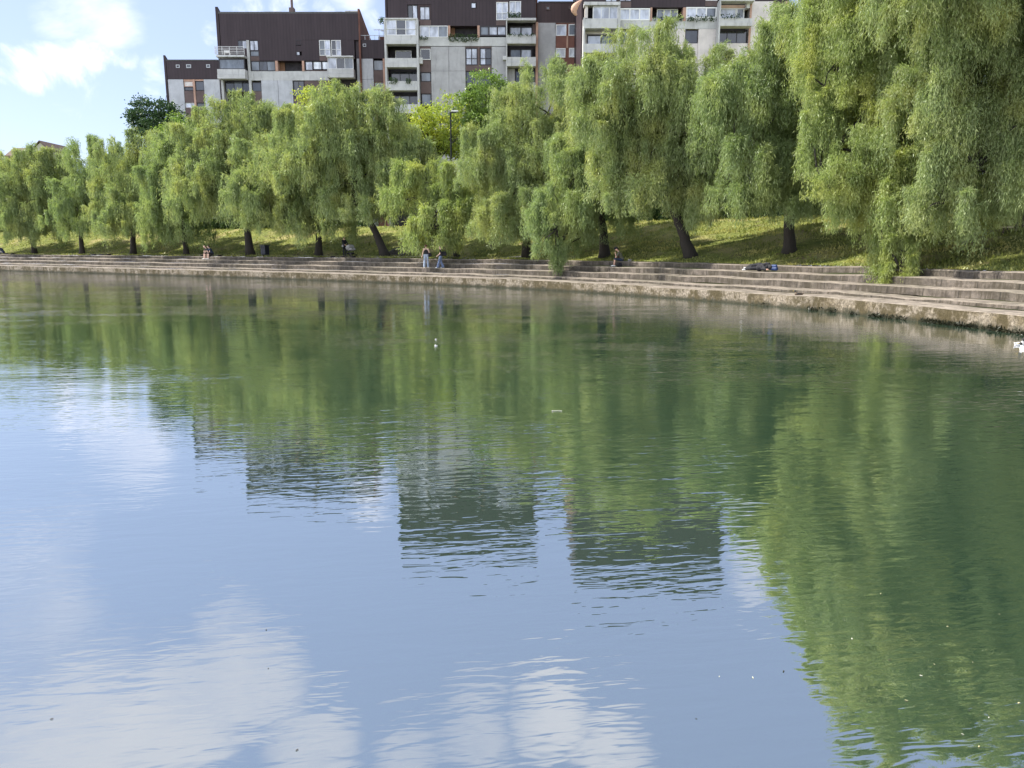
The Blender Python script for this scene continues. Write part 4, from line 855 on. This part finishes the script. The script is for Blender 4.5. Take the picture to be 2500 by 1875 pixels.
def sit(lean=.15, foot=-.36, kx=.12, ky=.44):
    return dict(pel=(0, .02, .12), chest=(0, lean, .42), neck=(0, lean * 1.6, .60), head=(0, lean * 2.1 + .03, .74), sL=(-.17, lean * 1.4, .54), sR=(.17, lean * 1.4, .54), eL=(-.22, lean * 1.4 + .14, .30), eR=(.22, lean * 1.4 + .14, .30), wL=(-.12, ky - .05, .20), wR=(.12, ky - .05, .20), hL=(-.09, .05, .10), hR=(.09, .05, .10), kL=(-kx, ky, .14), kR=(kx, ky, .14), aL=(-kx, ky + .04, foot + .08), aR=(kx, ky + .04, foot + .08))
def trousers(J, g=1.0, hem=.065, short=False):
    out = [(J['hL'], J['hR'], .118 * g, .118 * g), (J['pel'], Vector(J['pel']).lerp(Vector(J['chest']), .25), .125 * g, .115 * g)]
    for q in 'LR':
        k = Vector(J['k' + q]); a = Vector(J['a' + q])
        out.append((J['h' + q], k, .098 * g, .074 * g))
        if not short: out.append((k, a.lerp(k, .04), .074 * g, hem))
    return out
def shirt(J, g=1.0, sleeve=.5, top=True):
    out = [(a, b_, ra * 1.12 * g, rb * 1.12 * g) for (a, b_, ra, rb) in torso(J, 1.0)]
    for q in 'LR':
        s_, e, w = Vector(J['s' + q]), Vector(J['e' + q]), Vector(J['w' + q])
        if sleeve > 0: out.append((s_, s_.lerp(e, min(1, sleeve * 2)), .066 * g, .054 * g))
        if sleeve > .5: out.append((e, e.lerp(w, (sleeve - .5) * 2), .054 * g, .042 * g))
    return out
def face_cam(p, turn=0.0): return math.atan2(-p[1], -p[0]) - math.pi / 2 + turn
# woman from behind in jeans
d_step = 2.55; pw, _, _ = on_bank(1040, d_step); pw[2] = 1.055
J = stand(.05); J['eL'] = (-.23, .0, 1.09); J['wL'] = (-.28, .03, .86); J['eR'] = (.22, -.05, 1.12); J['wR'] = (.22, .1, .95)
Wm = person('woman from behind in black strapless top and light blue jeans, standing on the steps', pw, face_cam(pw, math.pi) + .1, J, M['skin_p'],
       [('jeans', M['denim'], trousers(J, 1.0, .085)), ('top', M['black'], [((0, 0, 1.02), (0, 0, 1.2), .125, .135), ((-.05, 0, 1.02), (-.06, 0, 1.2), .115, .12), ((.05, 0, 1.02), (.06, 0, 1.2), .115, .12)])], M['hair_b'], .0)
def bag(label, loc, mat, w=.30, h=.36, dpt=.14, rz=0, strap=True, name='shoulder_bag', cat='bag'):
    o = thing(name, label, cat, loc, rz); blob('bag_body', mat, [((-w * .25, 0, h * .3), (w * .25, 0, h * .3), h * .28, h * .28), ((-w * .2, 0, h * .65), (w * .2, 0, h * .65), h * .22, h * .22)], o, .016)
    if strap: MB().tube([(-w * .3, 0, h * .8), (-w * .25, -.02, h * 1.3), (0, -.02, h * 1.75), (w * .25, -.02, h * 1.3), (w * .3, 0, h * .8)], .014, 7).build('strap', mat, o)
    return o
ax = np.array([math.cos(Wm.rotation_euler[2]), math.sin(Wm.rotation_euler[2]), 0])
bag('black shoulder bag hanging at the right hip of the woman in jeans', pw + ax * .27 + np.array([0, 0, .78]), M['black'], rz=Wm.rotation_euler[2])
# girl walking, side on
pg, _, _ = on_bank(1076, 2.45); pg[2] = 1.055; J = stand(.0)
for k_, v_ in dict(kL=(-.09, .14, .47), aL=(-.09, .22, .09), kR=(.09, .02, .49), aR=(.09, -.14, .10), eR=(.2, -.1, 1.1), wR=(.2, .02, .9), eL=(-.2, .02, 1.1), wL=(-.2, .2, .95)).items(): J[k_] = v_
J = {k_: tuple(c * .93 for c in v_) for k_, v_ in J.items()}
person('walking woman with black top and wide blue trousers, right of the woman in jeans', pg, face_cam(pg, -math.pi / 2 - .25), J, M['skin_p'],
       [('trousers', M['denim_d'], trousers(J, 1.0, .11)), ('top', M['black'], shirt(J, .95, .3))], M['hair_d'], .16)
bg = bag('black tote bag carried behind by the walking woman', pg + np.array([.24, .05, .86]), M['black'], .34, .38, .14, 0.2, True, 'tote_bag')
# couple on the bench
for sx, lab, mt, hr in ((-.24, 'left one of the couple on the bench, in black T-shirt, leaning in', M['black'], M['hair_b']), (.26, 'right one of the couple on the bench, in dark T-shirt and shorts', M['navy'], M['hair_d'])):
    pc, nn, tt = on_bank(455 * K, 4.4); pc = pc + np.array([tt[0], tt[1], 0]) * sx; pc[2] = ZT + .165; J = sit(.17 + .02 * sx, -.42)
    J['head'] = (J['head'][0] - sx * .25, J['head'][1], J['head'][2])
    person(lab, pc, math.atan2(-nn[1], -nn[0]) - math.pi / 2 - .25, J, M['skin_p'], [('shorts', M['black'], trousers(J, 1.0, .07, True)), ('shirt', mt, shirt(J, 1.0, .3))], hr, .0 if sx > 0 else .14, (-sx * .5, 1, -.25), 'couple sitting on the bench')
# figure on the far left bench
pc, nn, tt = on_bank(8 * K, 4.45); pc[2] = ZT + .165; J = sit(.2, -.42)
person('hunched figure in dark jacket and pale trousers on the bench at the left photo edge', pc, math.atan2(-nn[1], -nn[0]) - math.pi / 2 - .9, J, M['skin'], [('trousers', M['greycl'], trousers(J)), ('jacket', M['navy'], shirt(J, 1.1, .95))], M['hair_d'], 0, (0, 1, -.3))
# seated man with cap
pc, nn, tt = on_bank(1520, 4.25); pc[2] = ZT + .03; J = sit(.16, -.30, .13, .46); J['wL'] = (-.05, .44, .46); J['eL'] = (-.16, .42, .24); J['wR'] = (.02, .42, .24)
person('man in black cap and dark shirt sitting on the top step, chin on his hand', pc, math.atan2(-nn[1], -nn[0]) - math.pi / 2 - .75, J, M['skin'], [('shorts', M['navy'], trousers(J, 1.0, .07, True)), ('shirt', M['olive'], shirt(J, 1.05, .35)), ('undershirt', M['maroon'], [((0, .2, .22), (0, .28, .4), .06, .06)])], M['hair_d'], 0, (-.1, 1, -.1), cap=M['black'])
pb = pc + np.array([-.28, -.75, -.31]); bag('black bag lying at the feet of the man in a cap', pb, M['black'], .5, .30, .2, .3, False, 'holdall')
pb = pc + np.array([.45, -.05, .0]); bag('small pale bag behind the man in a cap', pb, M['greycl'], .34, .16, .12, .1, False, 'pouch')
# person lying on the step
pa, nn, tt = on_bank(1858, 3.5, 640); pa[2] = 1.40; rz = math.atan2(tt[1], tt[0])
J = dict(pel=(-.05, 0, .17), chest=(.28, .02, .20), neck=(.50, .02, .20), head=(.63, -.02, .17), sL=(.42, -.13, .14), sR=(.42, .06, .32), eL=(.36, -.30, .10), eR=(.26, -.22, .26), wL=(.55, -.30, .08), wR=(.46, -.28, .14), hL=(-.08, -.04, .12), hR=(-.08, .02, .26), kL=(-.38, -.26, .10), kR=(-.36, -.22, .24), aL=(-.78, -.16, .08), aR=(-.74, -.10, .16), fL=(-.5, -.9, 0), fR=(-.5, -.9, .1))
person('person in dark clothes lying curled up asleep on the upper step', pa, rz, J, M['skin'], [('jacket', M['black'], shirt(J, 1.4, 1.0)), ('hood', M['black'], [(J['neck'], J['head'], .12, .135)]), ('trousers', M['black'], trousers(J, 1.25, .075))], M['hair_d'], .05, (.2, -1, 0))
bag('bright blue backpack under the head of the lying person', pa + np.array([tt[0], tt[1], 0]) * .80 + np.array([0, 0, .0]), M['blue'], .5, .36, .2, rz, False, 'backpack')
# parent with pram
pp, nn, tt = on_bank(744 * K, 5.6); J = stand(.0); J['eR'] = (.2, .2, 1.12); J['wR'] = (.18, .42, 1.02); J['eL'] = (-.2, .2, 1.12); J['wL'] = (-.18, .42, 1.02); J['kL'] = (-.09, .1, .49); J['aL'] = (-.09, -.08, .09)
turn = math.atan2(tt[1], tt[0]) - math.pi / 2 - .2
person('person in black with pale jacket tied at the waist, pushing a pram', pp, turn, J, M['skin'], [('trousers', M['black'], trousers(J, .95, .05)), ('shirt', M['black'], shirt(J, .98, .9)), ('tied_jacket', M['greycl'], [((-.1, -.02, .92), (.1, -.02, .92), .135, .135), ((0, -.09, .9), (0, -.12, .7), .09, .07)])], M['hair_d'], .15)
pr = pp + np.array([math.cos(turn + math.pi / 2), math.sin(turn + math.pi / 2), 0]) * .95; pram = thing('pram', 'grey hooded pram with dark wheels on the grass between two willow trunks', 'pram', pr, turn + math.pi / 2)
hd_ = blob('hood', M['pram'], [((-.12, -.16, .78), (-.12, .16, .78), .22, .22), ((.0, -.16, .84), (.0, .16, .84), .2, .2)], pram, .02)
blob('carrycot', M['pram'], [((-.25, -.14, .62), (.38, -.14, .66), .10, .10), ((-.25, .14, .62), (.38, .14, .66), .10, .10), ((-.25, 0, .58), (.36, 0, .62), .1, .1)], pram, .02)
blob('basket', M['black'], [((-.22, -.1, .3), (.26, -.1, .3), .09, .09), ((-.22, .1, .3), (.26, .1, .3), .09, .09)], pram, .02)
m = MB()
for sy in (-.24, .24): m.tube([(-.62, sy * .9, 1.02), (-.35, sy, .72), (.3, sy, .18)], .018, 7).tube([(.25, sy, .6), (-.3, sy, .16)], .018, 7)
m.tube([(-.62, -.216, 1.02), (-.62, .216, 1.02)], .02, 7); m.build('frame', M['rubber'], pram)
for (x, r_) in ((.32, .13), (-.32, .17)):
    for sy in (-.27, .27):
        w_ = MB(); pts = [(x + r_ * math.cos(i * math.pi / 9), sy, r_ + r_ * math.sin(i * math.pi / 9)) for i in range(19)]; w_.tube(pts, .026, 7, False)
        for i in range(5): w_.tube([(x, sy, r_), (x + r_ * math.cos(i * 1.2566), sy, r_ + r_ * math.sin(i * 1.2566))], .008, 5)
        w_.build('wheel', M['rubber'], pram)
# ------------------------------------------------------------------ birds
def duck(label, loc, rz, body_m, head_m, sc=1.0):
    o = thing('duck', label, 'duck', loc, rz); V = lambda *a: tuple(c * sc for c in a)
    blob('body', body_m, [(V(-.14, 0, .07), V(.12, 0, .06), .075 * sc, .09 * sc), (V(-.16, 0, .09), V(-.27, 0, .13), .05 * sc, .018 * sc), (V(.13, 0, .09), V(.17, 0, .17), .05 * sc, .034 * sc)], o, .012 * sc)
    hh = blob('head', head_m, [(V(.17, 0, .17), V(.18, 0, .235), .033 * sc, .042 * sc), (V(.19, 0, .24), V(.21, 0, .238), .042 * sc, .034 * sc)], o, .009 * sc)
    blob('bill', M['bill'], [(V(.24, 0, .232), V(.30, 0, .222), .016 * sc, .012 * sc)], hh, .007 * sc)
    for s_ in (-1, 1): blob('wing', M['feather_d'] if body_m is M['feather_b'] else body_m, [(V(.06, s_ * .075, .10), V(-.16, s_ * .05, .11), .04 * sc, .018 * sc)], o, .012 * sc)
    return o
p = at_z(2488, 842, 0.0); duck('white duck with dark head swimming near the right photo edge', (p[0], p[1], -.03), R(20), M['feather_w'], M['feather_d'], .72)
p = at_z(2506, 852, 0.0); duck('pinkish white duck cut by the right photo edge, in front of the other white one', (p[0], p[1], -.03), R(150), M['feather_w'], M['feather_d'], .72)
p, nn, tt = on_bank(1950, .22, 718); duck('small brown duck resting on the ledge of the quay wall', (p[0], p[1], .545), R(160), M['feather_b'], M['feather_d'], .8)
# ------------------------------------------------------------------ floating bits
p = at_z(1063, 845, 0); o = MB().ball((0, 0, .015), .024, 8, 6, (1, .7, 1.1)).tube([(.015, 0, .012), (.055, .01, .02)], [.014, .004], 6).build('floating_feather', M['feather_w']); o.location = p; tag(o, 'bright white feather floating alone in mid pond', 'feather')
p = at_z(1063, 829, 0); o = MB().ball((0, 0, .01), .018, 8, 6, (.9, .7, .8)).tube([(.012, 0, .01), (.045, .01, .016)], [.010, .003], 6).build('floating_feather', M['feather_w']); o.location = p; tag(o, 'fainter white feather floating just beyond the bright one', 'feather')
p = at_z(1360, 1004, 0); o = MB().tube([(-.075, 0, .006), (0, .005, .010), (.08, 0, .008)], [.006, .005, .004], 6).ball((-.075, 0, .008), .010, 8, 6).build('floating_stick', M['twig']); o.location = p; tag(o, 'thin pale stick floating flat in the middle of the pond', 'stick')
r = np.random.default_rng(12); base = None
spots = [(1838, 1655, 'twig'), (1756, 1652, 'twig'), (2281, 1622, 'fleaf'), (2375, 1617, 'fleaf'), (2248, 1650, 'twig'), (2313, 1530, 'fleaf'), (2414, 1752, 'twig'), (2350, 1793, 'twig'), (2213, 1711, 'fleaf'), (2366, 1735, 'fleaf_d'), (1913, 1639, 'fleaf_d'), (2172, 1612, 'fleaf_d'), (2487, 1717, 'fleaf'), (2390, 1823, 'fleaf'), (1700, 1755, 'fleaf_d'), (650, 1538, 'fleaf_d'), (655, 1632, 'fleaf_d'), (725, 1832, 'fleaf_d'), (126, 1756, 'fleaf_d'), (2150, 1450, 'fleaf'), (2440, 1500, 'fleaf'), (2080, 1560, 'twig')]
names = {'twig': ('floating_petal', 'tiny pale petal floating on the near water', 'petal', 'pale petals on the near water'), 'fleaf': ('floating_leaf', 'tiny yellowish leaf floating on the green lower right water', 'leaf', 'yellowish leaves on the near water'), 'fleaf_d': ('floating_seed', 'tiny dark speck of debris floating on the near water', 'debris', 'dark specks on the near water')}
protos = {}
for (u, v, k_) in spots:
    p = at_z(u, v, 0); nm, lb, ct, gr = names[k_]
    if k_ not in protos:
        s_ = .012; o = MB(); o.v = [(-.02, 0, .004), (-.006, -.008, .006), (.012, -.006, .008), (.022, 0, .006), (.012, .007, .010), (-.006, .008, .007), (0, 0, .011)]; o.f = [(0, 1, 6), (1, 2, 6), (2, 3, 6), (3, 4, 6), (4, 5, 6), (5, 0, 6)]
        o = o.build(nm, M[k_]); protos[k_] = o; tag(o, lb, ct, gr)
    else: o = protos[k_].copy(); link(o)
    o.location = p; o.rotation_euler = (0, 0, r.uniform(0, 6)); o.scale = [r.uniform(.28, .55)] * 3
# ------------------------------------------------------------------ sky, sun
SUN_AZ, SUN_EL = R(-78), R(51)          # azimuth from +Y towards +X
w = bpy.data.worlds.new('World'); scene.world = w; w.use_nodes = True; nt = w.node_tree
for q in list(nt.nodes): nt.nodes.remove(q)
t = NT.__new__(NT); t.t = nt; t.out = t.n('ShaderNodeOutputWorld')
sky = t.n('ShaderNodeTexSky', sky_type='NISHITA', sun_disc=False, sun_elevation=SUN_EL, sun_rotation=SUN_AZ, air_density=1.0, dust_density=.6, ozone_density=1.4)
tc_ = t.n('ShaderNodeTexCoord'); vec = tc_.outputs['Generated']
sp = t.n('ShaderNodeSeparateXYZ'); t.l(vec, sp.inputs[0])
zz = t.val('ADD', t.val('MAXIMUM', sp.outputs[2], 0.0), .16)
cx = t.n('ShaderNodeCombineXYZ'); t.l(t.val('DIVIDE', sp.outputs[0], zz), cx.inputs[0]); t.l(t.val('DIVIDE', sp.outputs[1], zz), cx.inputs[1])
n1 = t.noise(cx.outputs[0], 1.15, 8, .58, .25); n2 = t.noise(vec, 11.0, 7, .6, .5)
def blobs(defs):
    tot = None
    for (u, v, refl, size, wgt) in defs:
        d = ray(u, v); d = d / np.linalg.norm(d)
        if refl: d[2] = abs(d[2])
        dp = t.n('ShaderNodeVectorMath', operation='DOT_PRODUCT'); t.l(vec, dp.inputs[0]); dp.inputs[1].default_value = tuple(float(q) for q in d)
        m_ = t.maprange(dp.outputs['Value'], math.cos(R(size)), math.cos(R(size * .2)), 0, wgt)
        tot = m_ if tot is None else t.val('MAXIMUM', tot, m_)
    return tot
front = blobs([(50, 165, 0, 2.4, .9), (140, 140, 0, 2.2, .9), (225, 100, 0, 2.4, 1), (245, 65, 0, 1.6, .9), (300, 135, 0, 1.38, .8), (390, 170, 0, 1.62, .9), (370, 210, 0, 1.12, .8), (520, 85, 0, 1.40, 1), (600, 5, 0, 2.34, 1), (700, 10, 0, 2.34, 1), (820, 20, 0, 2.34, 1), (900, 60, 0, 2.03, 1), (75, 15, 0, 0.62, .6), (140, 20, 0, 0.62, .6), (0, 190, 0, 1.38, .9)])
back = blobs([(60, 1420, 1, 6, .8), (0, 1600, 1, 9, 1), (150, 1800, 1, 10, 1), (420, 1750, 1, 7, 1), (600, 1650, 1, 6, 1), (560, 1530, 1, 4, .9), (760, 1830, 1, 5, .9), (1150, 1800, 1, 4.5, .8), (1330, 1760, 1, 4, .8), (1000, 1860, 1, 4, .8), (1500, 1850, 1, 4, .7), (690, 1420, 1, 2.6, .5), (190, 1290, 1, 2.5, .6), (900, 1180, 1, 3, .9), (1850, 1400, 1, 3.5, .9), (300, 1120, 1, 4, .5)])
frc = t.maprange(t.val('ADD', t.val('MULTIPLY', front, .66), t.val('MULTIPLY', t.val('SUBTRACT', n2, .5), 3.2)), .52, 1.35)
bkc = t.maprange(t.val('ADD', t.val('MULTIPLY', back, .74), t.val('MULTIPLY', t.val('SUBTRACT', n1, .5), 2.4)), .26, .90)
high = t.maprange(t.val('ADD', n1, t.maprange(sp.outputs[2], .62, .75, 0, .12)), .56, .72, 0, .7)
high = t.val('MULTIPLY', high, t.maprange(sp.outputs[2], .60, .72))
cl = t.val('MAXIMUM', t.val('MAXIMUM', frc, bkc), high)
skyc = t.mixc(.40, sky.outputs[0], (5.3, 5.9, 8.8))
ccol = t.mixc(t.maprange(sp.outputs[2], .22, .5), (9.6, 9.7, 10.4), (7.0, 7.0, 7.6))
fin = t.mixc(t.val('MULTIPLY', cl, .86), skyc, ccol)
rear_fill = t.val('MULTIPLY', t.maprange(t.val('MULTIPLY', sp.outputs[1], -1), -.05, .35), t.maprange(n2, .30, .62))      # bright clouds added behind the camera, out of view, to fill facades and trees
fin = t.mixc(rear_fill, fin, (12.0, 12.8, 14.4))
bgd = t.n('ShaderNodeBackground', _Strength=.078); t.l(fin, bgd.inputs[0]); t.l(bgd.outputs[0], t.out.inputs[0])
sd = Vector((math.sin(SUN_AZ) * math.cos(SUN_EL), math.cos(SUN_AZ) * math.cos(SUN_EL), math.sin(SUN_EL)))
sl = bpy.data.lights.new('sun', 'SUN'); sl.energy = 5.0; sl.angle = R(.5); sl.color = (1.0, .95, .86)
so = bpy.data.objects.new('sun', sl); link(so); so.rotation_euler = (-sd).to_track_quat('-Z', 'Y').to_euler(); so.location = (0, 0, 60)
# ------------------------------------------------------------------ camera
cam = bpy.data.cameras.new('camera'); cam.sensor_width = 36; cam.lens = F / 2500 * 36; cam.clip_end = 5000; cam.clip_start = .05
co = bpy.data.objects.new('camera', cam); link(co); co.location = (0, 0, HC); co.rotation_euler = (math.pi / 2 - PITCH, 0, 0); scene.camera = co
scene.view_settings.view_transform = 'Standard'; scene.view_settings.look = 'None'; scene.view_settings.exposure = 1.10; scene.view_settings.gamma = 1
scene.cycles.max_bounces = 4; scene.cycles.diffuse_bounces = 2; scene.cycles.transmission_bounces = 3; scene.cycles.glossy_bounces = 3
print('willow leaves', NW[0], flush=True)
